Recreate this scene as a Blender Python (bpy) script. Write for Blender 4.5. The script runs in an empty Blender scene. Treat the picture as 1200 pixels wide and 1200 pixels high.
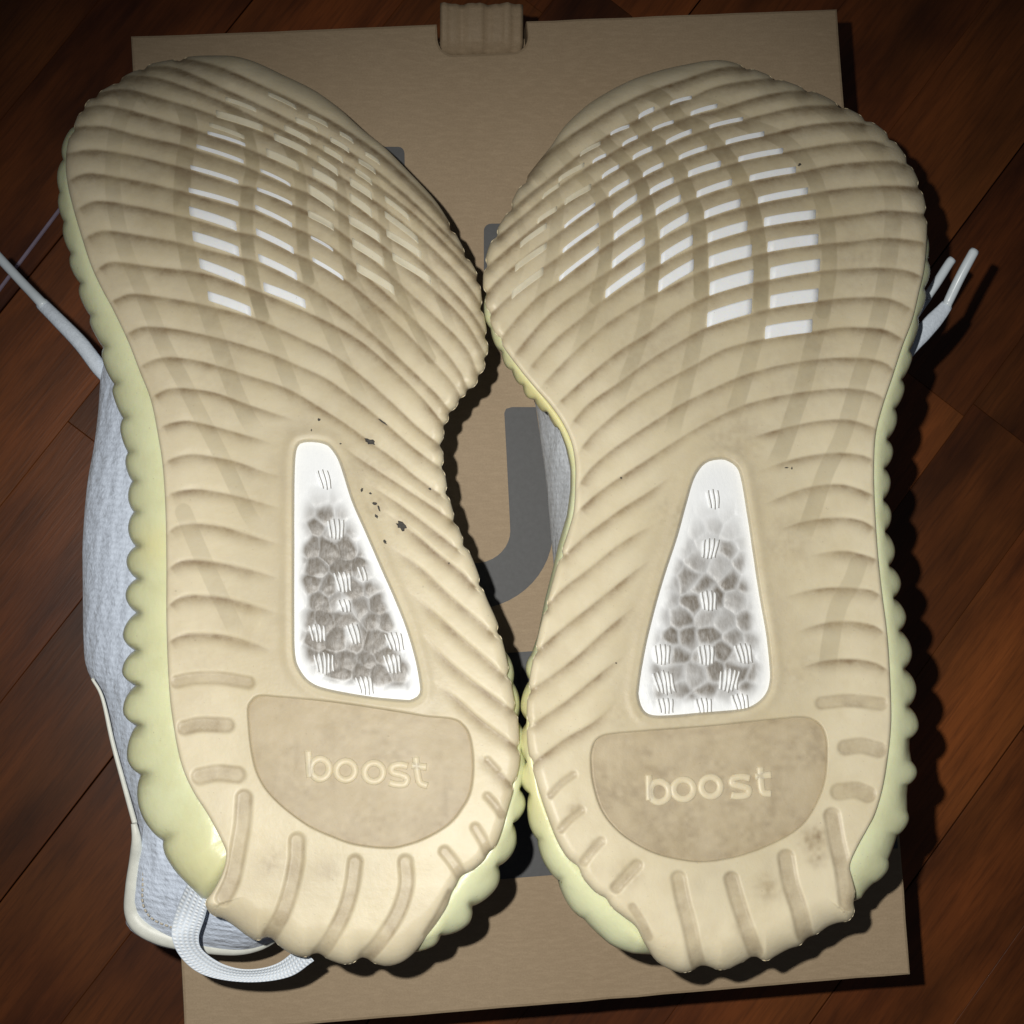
import bpy, math, random
import numpy as np
from mathutils import Matrix, Vector

random.seed(4); rng = np.random.default_rng(4)
S = bpy.context.scene
COL = S.collection

# ------------------------------------------------------------------ camera, world, lamp, exposure
CAM_Z, BOX_Z, FPX = 0.75, 0.13, 1953.0
ROT = Matrix.Rotation(math.radians(3.151), 4, 'X') @ Matrix.Rotation(math.radians(-4.154), 4, 'Y')
cam = bpy.data.objects.new('camera', bpy.data.cameras.new('camera'))
COL.objects.link(cam)
cam.matrix_world = Matrix.Translation((0, 0, CAM_Z)) @ ROT
cam.data.sensor_width = 36.0
cam.data.lens = 36.0 * FPX / 1200.0
cam.data.clip_start = 0.01
cam.data.clip_end = 20
S.camera = cam
S.render.resolution_x = 1024; S.render.resolution_y = 1024

world = bpy.data.worlds.new("World"); S.world = world
world.use_nodes = True
bg = world.node_tree.nodes['Background']
bg.inputs[0].default_value = (0.55, 0.58, 0.66, 1)
bg.inputs[1].default_value = 0.06

# the phone's flash: a small lamp just beside the lens, its beam aimed at the heels
R3 = np.array([[ROT[i][j] for j in range(3)] for i in range(3)])
def P(px, py, z):
    """world point where the view ray of photo position (px,py) meets height z"""
    px = np.asarray(px, float); py = np.asarray(py, float); z = np.asarray(z, float)
    px, py, z = np.broadcast_arrays(px, py, z)
    d = np.stack([(px - 600) / FPX, -(py - 600) / FPX, -np.ones_like(px)], -1) @ R3.T
    t = (z - CAM_Z) / d[..., 2]
    return np.stack([d[..., 0] * t, d[..., 1] * t, z], -1)
fl = bpy.data.lights.new('flash', 'SPOT')
fl.energy = 13.8
fl.color = (1.0, 0.965, 0.90)
fl.shadow_soft_size = 0.0035
fl.spot_size = math.radians(66); fl.spot_blend = 1.0
flo = bpy.data.objects.new('flash', fl); COL.objects.link(flo)
flo.location = (-0.036, 0.026, CAM_Z + 0.005)
aim = Vector(P(640, 870, BOX_Z + 0.08).tolist())
flo.rotation_euler = (aim - flo.location).to_track_quat('-Z', 'Y').to_euler()

S.view_settings.view_transform = 'Standard'
S.view_settings.look = 'None'
S.view_settings.exposure = 0.0
S.view_settings.gamma = 1.0

# ------------------------------------------------------------------ helpers
def tag(o, label=None, cat=None, group=None, kind=None):
    if label: o['label'] = label
    if cat: o['category'] = cat
    if group: o['group'] = group
    if kind: o['kind'] = kind
    return o

def empty(name, loc):
    o = bpy.data.objects.new(name, None); COL.objects.link(o); o.location = loc
    o.empty_display_size = 0.02
    return o

bpy_parent_inv = {}
def mesh_obj(name, V, F, mat, parent=None, smooth=True, attr=None):
    V = np.asarray(V, float)
    off = np.zeros(3)
    p = parent
    while p is not None:
        off += np.array(p.location); p = p.parent
    me = bpy.data.meshes.new(name)
    if isinstance(F, np.ndarray):
        n, k = F.shape
        me.vertices.add(len(V)); me.vertices.foreach_set('co', (V - off).astype(np.float32).ravel())
        me.loops.add(n * k); me.loops.foreach_set('vertex_index', F.astype(np.int32).ravel())
        me.polygons.add(n)
        me.polygons.foreach_set('loop_start', np.arange(0, n * k, k, dtype=np.int32))
        me.polygons.foreach_set('loop_total', np.full(n, k, dtype=np.int32))
        me.update(calc_edges=True)
    else:
        me.from_pydata([tuple(v) for v in (V - off)], [], F)
    me.validate()
    me.polygons.foreach_set('use_smooth', [smooth] * len(me.polygons))
    if attr is not None:
        a = me.attributes.new('wear_shade', 'FLOAT_COLOR', 'POINT')
        c = np.ones((len(V), 4), np.float32); c[:, :attr.shape[1]] = attr
        a.data.foreach_set('color', c.ravel())
    me.materials.append(mat)
    o = bpy.data.objects.new(name, me); COL.objects.link(o)
    if parent: o.parent = parent
    return o

def cr(pts, step=4.0, closed=False):
    """smooth curve through points, resampled to even steps"""
    p = np.asarray(pts, float)
    if len(p) == 2:
        n = max(2, int(np.linalg.norm((p[1] - p[0])[:2]) / step) + 1)
        return p[0] + (p[1] - p[0]) * np.linspace(0, 1, n)[:, None]
    if closed: q = np.vstack([p[-1], p, p[0], p[1]])
    else: q = np.vstack([2 * p[0] - p[1], p, 2 * p[-1] - p[-2]])
    out = []
    for i in range(1, len(q) - 2):
        a, b, c, d = q[i - 1], q[i], q[i + 1], q[i + 2]
        t = np.linspace(0, 1, 12, endpoint=False)[:, None]
        out.append(0.5 * ((2 * b) + (c - a) * t + (2 * a - 5 * b + 4 * c - d) * t ** 2 + (3 * b - a - 3 * c + d) * t ** 3))
    out = np.vstack(out + ([] if closed else [p[-1:]]))
    return resample(out, step=step, closed=closed)

def resample(p, n=None, step=None, closed=False):
    p = np.asarray(p, float)
    if closed: p = np.vstack([p, p[:1]])
    s = np.r_[0, np.cumsum(np.linalg.norm(np.diff(p[:, :2], axis=0), axis=1))]
    if n is None: n = max(3, int(s[-1] / step) + 1)
    u = np.linspace(0, s[-1], n, endpoint=not closed)
    return np.stack([np.interp(u, s, p[:, k]) for k in range(p.shape[1])], 1)

def segdist(X, line, closed=False):
    """distance to a polyline, side (+ = right hand side of travel, i.e. below for left-to-right), segment index and parameter 0..1"""
    L = np.vstack([line, line[:1]]) if closed else line
    L = L[:, :2]
    A, B = L[:-1], L[1:]; D = B - A; l2 = (D ** 2).sum(1) + 1e-9
    n = len(X); dist = np.empty(n); side = np.empty(n); par = np.empty(n)
    for i in range(0, n, 20000):
        x = X[i:i + 20000]
        rx = x[:, None, 0] - A[None, :, 0]; ry = x[:, None, 1] - A[None, :, 1]
        t = np.clip((rx * D[:, 0] + ry * D[:, 1]) / l2, 0, 1)
        dx = rx - t * D[:, 0]; dy = ry - t * D[:, 1]
        d2 = dx * dx + dy * dy
        k = d2.argmin(1); r = np.arange(len(x))
        dist[i:i + 20000] = np.sqrt(d2[r, k])
        side[i:i + 20000] = np.sign(D[k, 0] * ry[r, k] - D[k, 1] * rx[r, k])
        par[i:i + 20000] = (k + t[r, k]) / len(A)
    return dist, side, par

def near(X, line, m):
    lo = line[:, :2].min(0) - m; hi = line[:, :2].max(0) + m
    return np.nonzero((X[:, 0] > lo[0]) & (X[:, 0] < hi[0]) & (X[:, 1] > lo[1]) & (X[:, 1] < hi[1]))[0]

def inside(X, poly):
    x, y = X[:, 0], X[:, 1]; r = np.zeros(len(X), bool)
    q = np.roll(poly, 1, 0)
    for (x1, y1), (x2, y2) in zip(poly[:, :2], q[:, :2]):
        if y1 == y2: continue
        c = ((y1 > y) != (y2 > y)) & (x < (x2 - x1) * (y - y1) / (y2 - y1) + x1)
        r ^= c
    return r

def signed(X, poly):
    d, _, _ = segdist(X, poly, True)
    return np.where(inside(X, poly), d, -d)

def sstep(x, a, b):
    t = np.clip((x - a) / (b - a), 0, 1)
    return t * t * (3 - 2 * t)

def vnoise(X, scale, seed=0):
    g = np.random.default_rng(seed).random((64, 64))
    u = X / scale; i = np.floor(u).astype(int); f = u - i; f = f * f * (3 - 2 * f)
    a = g[i[:, 1] % 64, i[:, 0] % 64]; b = g[i[:, 1] % 64, (i[:, 0] + 1) % 64]
    c = g[(i[:, 1] + 1) % 64, i[:, 0] % 64]; d = g[(i[:, 1] + 1) % 64, (i[:, 0] + 1) % 64]
    return (a * (1 - f[:, 0]) + b * f[:, 0]) * (1 - f[:, 1]) + (c * (1 - f[:, 0]) + d * f[:, 0]) * f[:, 1]

def ringfaces(nr, n):
    i = np.arange(nr - 1)[:, None]; j = np.arange(n)[None, :]; k = (j + 1) % n
    return np.stack([i * n + j + 0 * k, i * n + k, (i + 1) * n + k, (i + 1) * n + j + 0 * k], -1).reshape(-1, 4)

# ------------------------------------------------------------------ materials
def newmat(name):
    m = bpy.data.materials.new(name); m.use_nodes = True
    nt = m.node_tree; b = nt.nodes['Principled BSDF']
    return m, nt, b
def N(nt, t, **kw):
    n = nt.nodes.new(t)
    for k, v in kw.items():
        if k.startswith('_'): setattr(n, k[1:], v)
        else: n.inputs[k.replace('__', ' ')].default_value = v
    return n
def ramp(nt, src, a, b, ca, cb):
    r = nt.nodes.new('ShaderNodeValToRGB')
    r.color_ramp.elements[0].position = a; r.color_ramp.elements[1].position = b
    r.color_ramp.elements[0].color = (*ca, 1); r.color_ramp.elements[1].color = (*cb, 1)
    nt.links.new(src, r.inputs[0]); return r
def mix(nt, fac, a, b, mode='MIX'):
    m = nt.nodes.new('ShaderNodeMix'); m.data_type = 'RGBA'; m.blend_type = mode
    for s, v in ((m.inputs[0], fac), (m.inputs[6], a), (m.inputs[7], b)):
        if hasattr(v, 'links') or isinstance(v, bpy.types.NodeSocket): nt.links.new(v, s)
        elif isinstance(v, tuple): s.default_value = (*v, 1)
        else: s.default_value = v
    return m.outputs[2]
def noise(nt, scale, detail=4, rough=0.5, vec=None):
    n = nt.nodes.new('ShaderNodeTexNoise'); n.inputs['Scale'].default_value = scale
    n.inputs['Detail'].default_value = detail; n.inputs['Roughness'].default_value = rough
    if vec is None:
        tc = nt.nodes.new('ShaderNodeTexCoord'); vec = tc.outputs['Object']
    nt.links.new(vec, n.inputs['Vector']); return n.outputs['Fac']
def bump(nt, b, h, strength, dist=0.001, prev=None):
    n = nt.nodes.new('ShaderNodeBump'); n.inputs['Strength'].default_value = strength
    n.inputs['Distance'].default_value = dist
    nt.links.new(h, n.inputs['Height'])
    if prev: nt.links.new(prev, n.inputs['Normal'])
    nt.links.new(n.outputs[0], b.inputs['Normal']); return n.outputs[0]

def rubber(name, base, grime_shade, tint, sss, rough, use_attr=True, blotch=0.25):
    m, nt, b = newmat(name)
    big = noise(nt, 22, 4, 0.6); fine = noise(nt, 420, 5, 0.7)
    c = mix(nt, ramp(nt, big, 0.35, 0.7, (0, 0, 0), (blotch,) * 3).outputs[0], base, tuple(x * y for x, y in zip(base, (0.92, 0.88, 0.80))))
    if use_attr:
        at = nt.nodes.new('ShaderNodeAttribute'); at.attribute_name = 'wear_shade'
        sp = nt.nodes.new('ShaderNodeSeparateColor'); nt.links.new(at.outputs['Color'], sp.inputs[0])
        c = mix(nt, sp.outputs[1], c, tint)
        mu = nt.nodes.new('ShaderNodeMath'); mu.operation = 'MULTIPLY'
        r = ramp(nt, noise(nt, 260, 6, 0.75), 0.25, 0.65, (0.55,) * 3, (1.0,) * 3)
        nt.links.new(sp.outputs[0], mu.inputs[0]); nt.links.new(r.outputs[0], mu.inputs[1])
        c = mix(nt, mu.outputs[0], c, grime_shade)
    sp2 = ramp(nt, noise(nt, 900, 2, 0.5), 0.71, 0.78, (0, 0, 0), (0.35,) * 3)
    c = mix(nt, sp2.outputs[0], c, (0.25, 0.2, 0.13))
    c = mix(nt, ramp(nt, noise(nt, 75, 5, 0.65), 0.42, 0.72, (0, 0, 0), (min(1, blotch * 1.8),) * 3).outputs[0], c, tuple(x * y for x, y in zip(base, (0.80, 0.76, 0.66))))
    nt.links.new(c, b.inputs['Base Color'])
    b.inputs['Roughness'].default_value = rough
    b.inputs['Subsurface Weight'].default_value = sss
    b.inputs['Subsurface Radius'].default_value = (1.0, 0.75, 0.4)
    b.inputs['Subsurface Scale'].default_value = 0.0022
    b.inputs['Specular IOR Level'].default_value = 0.35
    p = bump(nt, b, fine, 0.22, 0.0004)
    bump(nt, b, noise(nt, 110, 4, 0.6), 0.25, 0.0008, p)
    return m

M_out = rubber('yellowed_translucent_rubber', (0.715, 0.645, 0.47), (0.235, 0.165, 0.092), (0.37, 0.325, 0.215), 0.12, 0.44)
M_pad = rubber('tan_rubber', (0.52, 0.445, 0.31), (0.30, 0.24, 0.16), (0.62, 0.53, 0.36), 0.15, 0.5)
M_letter = rubber('letter_rubber', (0.68, 0.60, 0.43), (0.3, 0.24, 0.16), (0.6, 0.5, 0.36), 0.2, 0.42, False)
M_mid = rubber('greenish_midsole_rubber', (0.72, 0.755, 0.50), (0.50, 0.48, 0.26), (0.74, 0.67, 0.32), 0.4, 0.3)
M_pale = rubber('pale_clear_rubber', (0.72, 0.67, 0.52), (0.4, 0.4, 0.4), (0.5, 0.5, 0.5), 0.1, 0.4, False, 0.3)
M_inset = rubber('white_foam', (0.86, 0.89, 0.92), (0.4, 0.4, 0.4), (0.5, 0.5, 0.5), 0.1, 0.45, False, 0.1)

m, nt, b = newmat('scuffed_white_foam'); M_foam = m
at = nt.nodes.new('ShaderNodeAttribute'); at.attribute_name = 'wear_shade'
sp = nt.nodes.new('ShaderNodeSeparateColor'); nt.links.new(at.outputs['Color'], sp.inputs[0])
mp = nt.nodes.new('ShaderNodeMapping'); mp.inputs['Scale'].default_value = (1, 0.35, 1); mp.inputs['Rotation'].default_value = (0, 0, 0.6)
tc = nt.nodes.new('ShaderNodeTexCoord'); nt.links.new(tc.outputs['Object'], mp.inputs[0])
st = noise(nt, 900, 5, 0.7, mp.outputs[0])
mu = nt.nodes.new('ShaderNodeMath'); mu.operation = 'MULTIPLY'
nt.links.new(sp.outputs[0], mu.inputs[0]); nt.links.new(ramp(nt, st, 0.3, 0.62, (0.78,) * 3, (1,) * 3).outputs[0], mu.inputs[1])
nt.links.new(mix(nt, mu.outputs[0], (0.80, 0.83, 0.86), (0.175, 0.155, 0.13)), b.inputs['Base Color'])
b.inputs['Roughness'].default_value = 0.42
bump(nt, b, st, 0.3, 0.0004)

def knit(name, base):
    m, nt, b = newmat(name)
    tc = nt.nodes.new('ShaderNodeTexCoord')
    mp = nt.nodes.new('ShaderNodeMapping'); nt.links.new(tc.outputs['Object'], mp.inputs[0])
    mp.inputs['Rotation'].default_value = (0, 0, 0.12)
    w = nt.nodes.new('ShaderNodeTexWave'); w.wave_type = 'BANDS'; w.bands_direction = 'Y'
    w.inputs['Scale'].default_value = 150; w.inputs['Distortion'].default_value = 2.5; w.inputs['Detail'].default_value = 3
    w.inputs['Detail Scale'].default_value = 2
    nt.links.new(mp.outputs[0], w.inputs[0])
    w2 = nt.nodes.new('ShaderNodeTexWave'); w2.bands_direction = 'X'
    w2.inputs['Scale'].default_value = 60; w2.inputs['Distortion'].default_value = 3
    nt.links.new(mp.outputs[0], w2.inputs[0])
    n = noise(nt, 500, 5, 0.7)
    c = mix(nt, ramp(nt, w.outputs[1], 0.1, 0.7, (0.7,) * 3, (0,) * 3).outputs[0], base, tuple(x * 0.88 for x in base))
    c = mix(nt, ramp(nt, n, 0.4, 0.7, (0,) * 3, (0.6,) * 3).outputs[0], c, tuple(x * 0.86 for x in base))
    nt.links.new(c, b.inputs['Base Color']); b.inputs['Roughness'].default_value = 0.85
    b.inputs['Sheen Weight'].default_value = 0.2
    p = bump(nt, b, w.outputs[1], 0.22, 0.0006)
    p = bump(nt, b, w2.outputs[1], 0.25, 0.0008, p)
    p = bump(nt, b, n, 0.6, 0.0006, p)
    bump(nt, b, noise(nt, 170, 3, 0.6), 0.7, 0.002, p)
    return m
M_knit = knit('pale_blue_knit', (0.68, 0.77, 0.92))
M_knit2 = knit('white_knit', (0.62, 0.66, 0.72))

def simple(name, base, rough, nscale=300, amt=0.12, bstr=0.15, sss=0):
    m, nt, b = newmat(name)
    n = noise(nt, nscale, 5, 0.65)
    nt.links.new(mix(nt, ramp(nt, n, 0.3, 0.7, (0,) * 3, (1,) * 3).outputs[0], base, tuple(x * (1 - amt) for x in base)), b.inputs['Base Color'])
    b.inputs['Roughness'].default_value = rough; b.inputs['Subsurface Weight'].default_value = sss
    b.inputs['Subsurface Scale'].default_value = 0.002
    bump(nt, b, n, bstr, 0.0005); return m
M_rim = simple('white_leather_trim', (0.72, 0.74, 0.68), 0.45, 350)
M_lace = simple('white_lace_cord', (0.66, 0.74, 0.84), 0.7, 900, 0.2, 0.5)
M_aglet = simple('white_plastic_aglet', (0.70, 0.78, 0.84), 0.3, 200, 0.05, 0.05)
M_thread = simple('thread', (0.55, 0.50, 0.40), 0.7)
M_scuff = simple('black_scuff', (0.06, 0.055, 0.046), 0.7, 1500, 0.6)
M_line = simple('dark_grey_line', (0.24, 0.23, 0.21), 0.6, 900, 0.4)
M_ink = simple('dark_grey_print', (0.075, 0.078, 0.082), 0.6, 500, 0.18, 0.05)
M_gloss = simple('groove_ridge', (0.7, 0.6, 0.42), 0.3)

m, nt, b = newmat('webbing'); M_web = m
tc = nt.nodes.new('ShaderNodeTexCoord')
uv = nt.nodes.new('ShaderNodeAttribute'); uv.attribute_name = 'wear_shade'
w = nt.nodes.new('ShaderNodeTexChecker')
mp = nt.nodes.new('ShaderNodeMapping'); nt.links.new(uv.outputs['Vector'], mp.inputs[0])
w = nt.nodes.new('ShaderNodeTexWave'); w.bands_direction = 'X'; w.inputs['Scale'].default_value = 6; w.inputs['Distortion'].default_value = 0.5
w2 = nt.nodes.new('ShaderNodeTexWave'); w2.bands_direction = 'Y'; w2.inputs['Scale'].default_value = 1.6; w2.inputs['Distortion'].default_value = 0.5
nt.links.new(mp.outputs[0], w.inputs[0]); nt.links.new(mp.outputs[0], w2.inputs[0])
mm = nt.nodes.new('ShaderNodeMath'); mm.operation = 'MULTIPLY'; nt.links.new(w.outputs[1], mm.inputs[0]); nt.links.new(w2.outputs[1], mm.inputs[1])
nt.links.new(mix(nt, mm.outputs[0], (0.66, 0.74, 0.84), (0.86, 0.90, 0.94)), b.inputs['Base Color'])
b.inputs['Roughness'].default_value = 0.55
bump(nt, b, mm.outputs[0], 0.5, 0.0006)

m, nt, b = newmat('kraft_cardboard'); M_card = m
n1 = noise(nt, 14, 3, 0.5); n2 = noise(nt, 1500, 3, 0.7)
tc = nt.nodes.new('ShaderNodeTexCoord'); mp = nt.nodes.new('ShaderNodeMapping'); mp.inputs['Scale'].default_value = (0.25, 1, 1)
nt.links.new(tc.outputs['Object'], mp.inputs[0])
n3 = noise(nt, 700, 4, 0.7, mp.outputs[0])
c = mix(nt, ramp(nt, n1, 0.35, 0.65, (0,) * 3, (1,) * 3).outputs[0], (0.35, 0.268, 0.175), (0.32, 0.24, 0.152))
c = mix(nt, ramp(nt, n2, 0.35, 0.7, (0,) * 3, (0.55,) * 3).outputs[0], c, (0.25, 0.18, 0.11))
c = mix(nt, ramp(nt, n3, 0.45, 0.75, (0,) * 3, (0.32,) * 3).outputs[0], c, (0.47, 0.36, 0.24))
nt.links.new(c, b.inputs['Base Color']); b.inputs['Roughness'].default_value = 0.62
b.inputs['Specular IOR Level'].default_value = 0.3
bump(nt, b, n3, 0.12, 0.0004)

m, nt, b = newmat('dark_red_brown_wood'); M_wood = m
oi = nt.nodes.new('ShaderNodeObjectInfo')
tc = nt.nodes.new('ShaderNodeTexCoord')
ad = nt.nodes.new('ShaderNodeVectorMath'); ad.operation = 'ADD'
sc = nt.nodes.new('ShaderNodeVectorMath'); sc.operation = 'SCALE'; sc.inputs['Scale'].default_value = 7.0
cb = nt.nodes.new('ShaderNodeCombineXYZ')
for k in range(3): nt.links.new(oi.outputs['Random'], cb.inputs[k])
nt.links.new(cb.outputs[0], sc.inputs[0]); nt.links.new(tc.outputs['Object'], ad.inputs[0]); nt.links.new(sc.outputs[0], ad.inputs[1])
mp = nt.nodes.new('ShaderNodeMapping'); mp.inputs['Scale'].default_value = (0.22, 1, 1); nt.links.new(ad.outputs[0], mp.inputs[0])
mp2 = nt.nodes.new('ShaderNodeMapping'); mp2.inputs['Scale'].default_value = (0.06, 1, 1); nt.links.new(ad.outputs[0], mp2.inputs[0])
g1 = noise(nt, 42, 5, 0.6, mp.outputs[0]); g2 = noise(nt, 650, 4, 0.7, mp2.outputs[0]); g3 = noise(nt, 9, 3, 0.5, ad.outputs[0])
c = mix(nt, ramp(nt, g1, 0.32, 0.72, (0,) * 3, (1,) * 3).outputs[0], (0.026, 0.0062, 0.0024), (0.205, 0.056, 0.013))
c = mix(nt, ramp(nt, g3, 0.40, 0.75, (0,) * 3, (0.55,) * 3).outputs[0], c, (0.24, 0.080, 0.017))
c = mix(nt, ramp(nt, g2, 0.45, 0.7, (0,) * 3, (0.45,) * 3).outputs[0], c, (0.035, 0.011, 0.004))
hs = nt.nodes.new('ShaderNodeHueSaturation'); nt.links.new(c, hs.inputs['Color'])
mr = nt.nodes.new('ShaderNodeMapRange'); nt.links.new(oi.outputs['Random'], mr.inputs[0]); mr.inputs[3].default_value = 0.6; mr.inputs[4].default_value = 1.35
nt.links.new(mr.outputs[0], hs.inputs['Value'])
nt.links.new(hs.outputs[0], b.inputs['Base Color'])
b.inputs['Roughness'].default_value = 0.33; b.inputs['Specular IOR Level'].default_value = 0.32
bump(nt, b, g2, 0.15, 0.0004)
M_gap = simple('dark_joint', (0.016, 0.007, 0.003), 0.8)

# ------------------------------------------------------------------ floor (planks of narrow staves laid on the diagonal)
floor = mesh_obj('floor', [(-1.3, -1.3, -0.012), (1.3, -1.3, -0.012), (1.3, 1.3, -0.012), (-1.3, 1.3, -0.012)], [(0, 1, 2, 3)], M_gap, None, False)
tag(floor, 'dark red-brown wooden floor of staves laid on the diagonal', None, None, 'structure')
ANG = math.radians(52.5)
def stave(x0, x1, y0, y1, z, ang, ox, oy):
    bv = 0.00025
    V = []
    for zz, e in ((z - 0.008, 0), (z - bv * 0.7, 0), (z, bv)):
        V += [(x0 + e, y0 + e, zz), (x1 - e, y0 + e, zz), (x1 - e, y1 - e, zz), (x0 + e, y1 - e, zz)]
    F = [(8, 9, 10, 11)]
    for r in range(2):
        for k in range(4):
            F.append((r * 4 + k, r * 4 + (k + 1) % 4, r * 4 + 4 + (k + 1) % 4, r * 4 + 4 + k))
    me = bpy.data.meshes.new('plank'); me.from_pydata(V, [], F); me.materials.append(M_wood)
    o = bpy.data.objects.new('plank', me); COL.objects.link(o)
    o.parent = floor; o.rotation_euler = (0, 0, ang); o.location = (ox, oy, 0)
    return o
seam = P(0, 1057, 0.0); W3 = 0.0535
ox, oy = float(seam[0]), float(seam[1])
for r in range(-12, 14):
    x = -1.15 - random.random() * 0.3
    while x < 1.3:
        L = random.choice((0.22, 0.28, 0.34, 0.42))
        g = 0.0003
        wx = (x + L / 2) * math.cos(ANG) - (r + .5) * W3 * math.sin(ANG) + ox
        wy = (x + L / 2) * math.sin(ANG) + (r + .5) * W3 * math.cos(ANG) + oy
        if abs(wx) < 0.62 and abs(wy) < 0.62:
            stave(x + 0.00005, x + L - 0.00005, r * W3 + (g if r % 3 == 0 else 0.00003), (r + 1) * W3 - (0.0003 if r % 3 == 2 else 0.00003), random.uniform(-0.00004, 0.00004), ANG, ox, oy)
        x += L

# ------------------------------------------------------------------ cardboard box
c4 = P([147, 976, 1073, 222], [42, 10, 1142, 1213], BOX_Z)[:, :2]
ctr = c4.mean(0)
ux = ((c4[1] - c4[0]) + (c4[2] - c4[3])); ux /= np.linalg.norm(ux); uy = np.array([-ux[1], ux[0]])
HW = abs(((c4 - ctr) @ ux)).mean(); HL = abs(((c4 - ctr) @ uy)).mean()
box = empty('shoe_box', (float(ctr[0]), float(ctr[1]), 0))
tag(box, 'closed brown kraft cardboard box with dark grey print lying flat under both sneakers', 'cardboard box')
def bxy(a, b_, z): return np.array([ctr[0] + ux[0] * a + uy[0] * b_, ctr[1] + ux[1] * a + uy[1] * b_, z])
def toloc(px, py):
    p = P(px, py, BOX_Z)[..., :2] - ctr
    return np.stack([p @ ux, p @ uy], -1)
# lid outline with the tuck notch in the far edge
nl = toloc([512, 617, 617, 512], [30, 28, 60, 60])
nx0, nx1 = nl[0, 0], nl[1, 0]; ny = nl[2, 1]; rr = 0.006
out = [(-HW, -HL), (HW, -HL), (HW, HL), (nx1, HL)]
for a in np.linspace(0, -math.pi / 2, 6): out.append((nx1 - rr + rr * math.cos(a), ny + rr + rr * math.sin(a)))
for a in np.linspace(-math.pi / 2, -math.pi, 6): out.append((nx0 + rr + rr * math.cos(a), ny + rr + rr * math.sin(a)))
out += [(nx0, HL), (-HW, HL)]
out = np.array(out)
def subdiv(poly, step):
    r = []
    for a, c in zip(poly, np.roll(poly, -1, 0)):
        n = max(1, int(np.linalg.norm(c - a) / step)); r += [a + (c - a) * t for t in np.arange(n) / n]
    return np.array(r)
out = subdiv(out, 0.01); nO = len(out)
edge_n = np.roll(out, 1, 0) - np.roll(out, -1, 0); edge_n /= np.linalg.norm(edge_n, axis=1)[:, None]
inn = np.stack([edge_n[:, 1], -edge_n[:, 0]], 1)   # outward? fixed below
if ((out + inn * 0.001) ** 2).sum() > (out ** 2).sum(): inn = -inn
V = []
wob = 0.00008 * np.sin(np.arange(nO) * 0.35) + 0.00006 * rng.standard_normal(nO)
for off_, z in ((0.0012, BOX_Z), (0.0003, BOX_Z - 0.0004), (0.0, BOX_Z - 0.0015), (0.0, BOX_Z - 0.055)):
    for i in range(nO):
        q = out[i] + inn[i] * (off_ + wob[i] * (z > BOX_Z - 0.01)); V.append(bxy(q[0], q[1], z))
F = [tuple(range(nO))]
for r in range(3):
    for i in range(nO):
        k = (i + 1) % nO; F.append((r * nO + i, (r + 1) * nO + i, (r + 1) * nO + k, r * nO + k))
lid = mesh_obj('lid', V, F, M_card, box, False)
# body under the lid
V = [bxy(a * (HW - 0.003), c * (HL - 0.003), z) for z in (0.0005, BOX_Z - 0.012) for a, c in ((-1, -1), (1, -1), (1, 1), (-1, 1))]
mesh_obj('box_body', V, [(0, 1, 5, 4), (1, 2, 6, 5), (2, 3, 7, 6), (3, 0, 4, 7), (4, 5, 6, 7), (3, 2, 1, 0)], M_card, box, False)
# creased tuck tab in the notch
ny_, nx_ = 10, 22
V = []
for j in range(ny_):
    for i in range(nx_):
        u, v = i / (nx_ - 1), j / (ny_ - 1)
        q = toloc(516 + 98 * u, 1 + 57 * v)
        z = BOX_Z - 0.004 + 0.0011 * math.sin(u * 17 + 0.6) * (1 - v * 0.6) + 0.0006 * math.sin(u * 41) - 0.0035 * v ** 3 + (0.001 if v < .78 else -.001)
        V.append(bxy(q[0], q[1], z))
F = [(j * nx_ + i, (j + 1) * nx_ + i, (j + 1) * nx_ + i + 1, j * nx_ + i + 1) for j in range(ny_ - 1) for i in range(nx_ - 1)]
tab = mesh_obj('tuck_tab', V, F, M_card, box, True)
md = tab.modifiers.new('thick', 'SOLIDIFY'); md.thickness = 0.0012; md.offset = -1
def sticker(name, poly, parent, mat, z, closedcurve=False):
    pts = P([p[0] for p in poly], [p[1] for p in poly], z)
    n = len(pts); lo = pts.copy(); lo[:, 2] -= 0.00012
    V = np.vstack([pts, lo]); F = [tuple(range(n))] + [(i, i + n, (i + 1) % n + n, (i + 1) % n) for i in range(n)]
    return mesh_obj(name, V, F, mat, parent, False)
def arc(cx, cy, rx, ry, a0, a1, n=12):
    return [(cx + rx * math.cos(math.radians(a)), cy + ry * math.sin(math.radians(a))) for a in np.linspace(a0, a1, n)]
zp = BOX_Z + 0.00015
hook = [(591, 484), (593, 479), (600, 477), (628, 477), (640, 560), (647, 608)] + arc(552, 622, 96, 92, 0, 90, 14) + [(520, 712), (520, 662), (545, 662)] + arc(556, 622, 42, 38, 90, 0, 10) + [(597, 600), (594, 540)]
sticker('printed_mark', hook, lid, M_ink, zp)
ya, yb = toloc(640, 762)[1], toloc(640, 1026)[1]
bd = [bxy(sx * (HW - 0.0013), y_, zp) for sx, y_ in ((-1, ya), (1, ya), (1, yb), (-1, yb))]
mesh_obj('printed_mark', bd + [v - np.array([0, 0, .00012]) for v in bd], [(3, 2, 1, 0), (0, 1, 5, 4), (1, 2, 6, 5), (2, 3, 7, 6), (3, 0, 4, 7)], M_ink, lid, False)
sticker('printed_mark', [(425, 172)] + arc(467, 180, 7, 8, -90, 0, 5) + [(475, 230), (425, 230)], lid, M_ink, zp)
sticker('printed_mark', arc(576, 270, 9, 8, 180, 270, 5) + [(620, 262), (620, 330), (567, 330)], lid, M_ink, zp)

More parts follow.
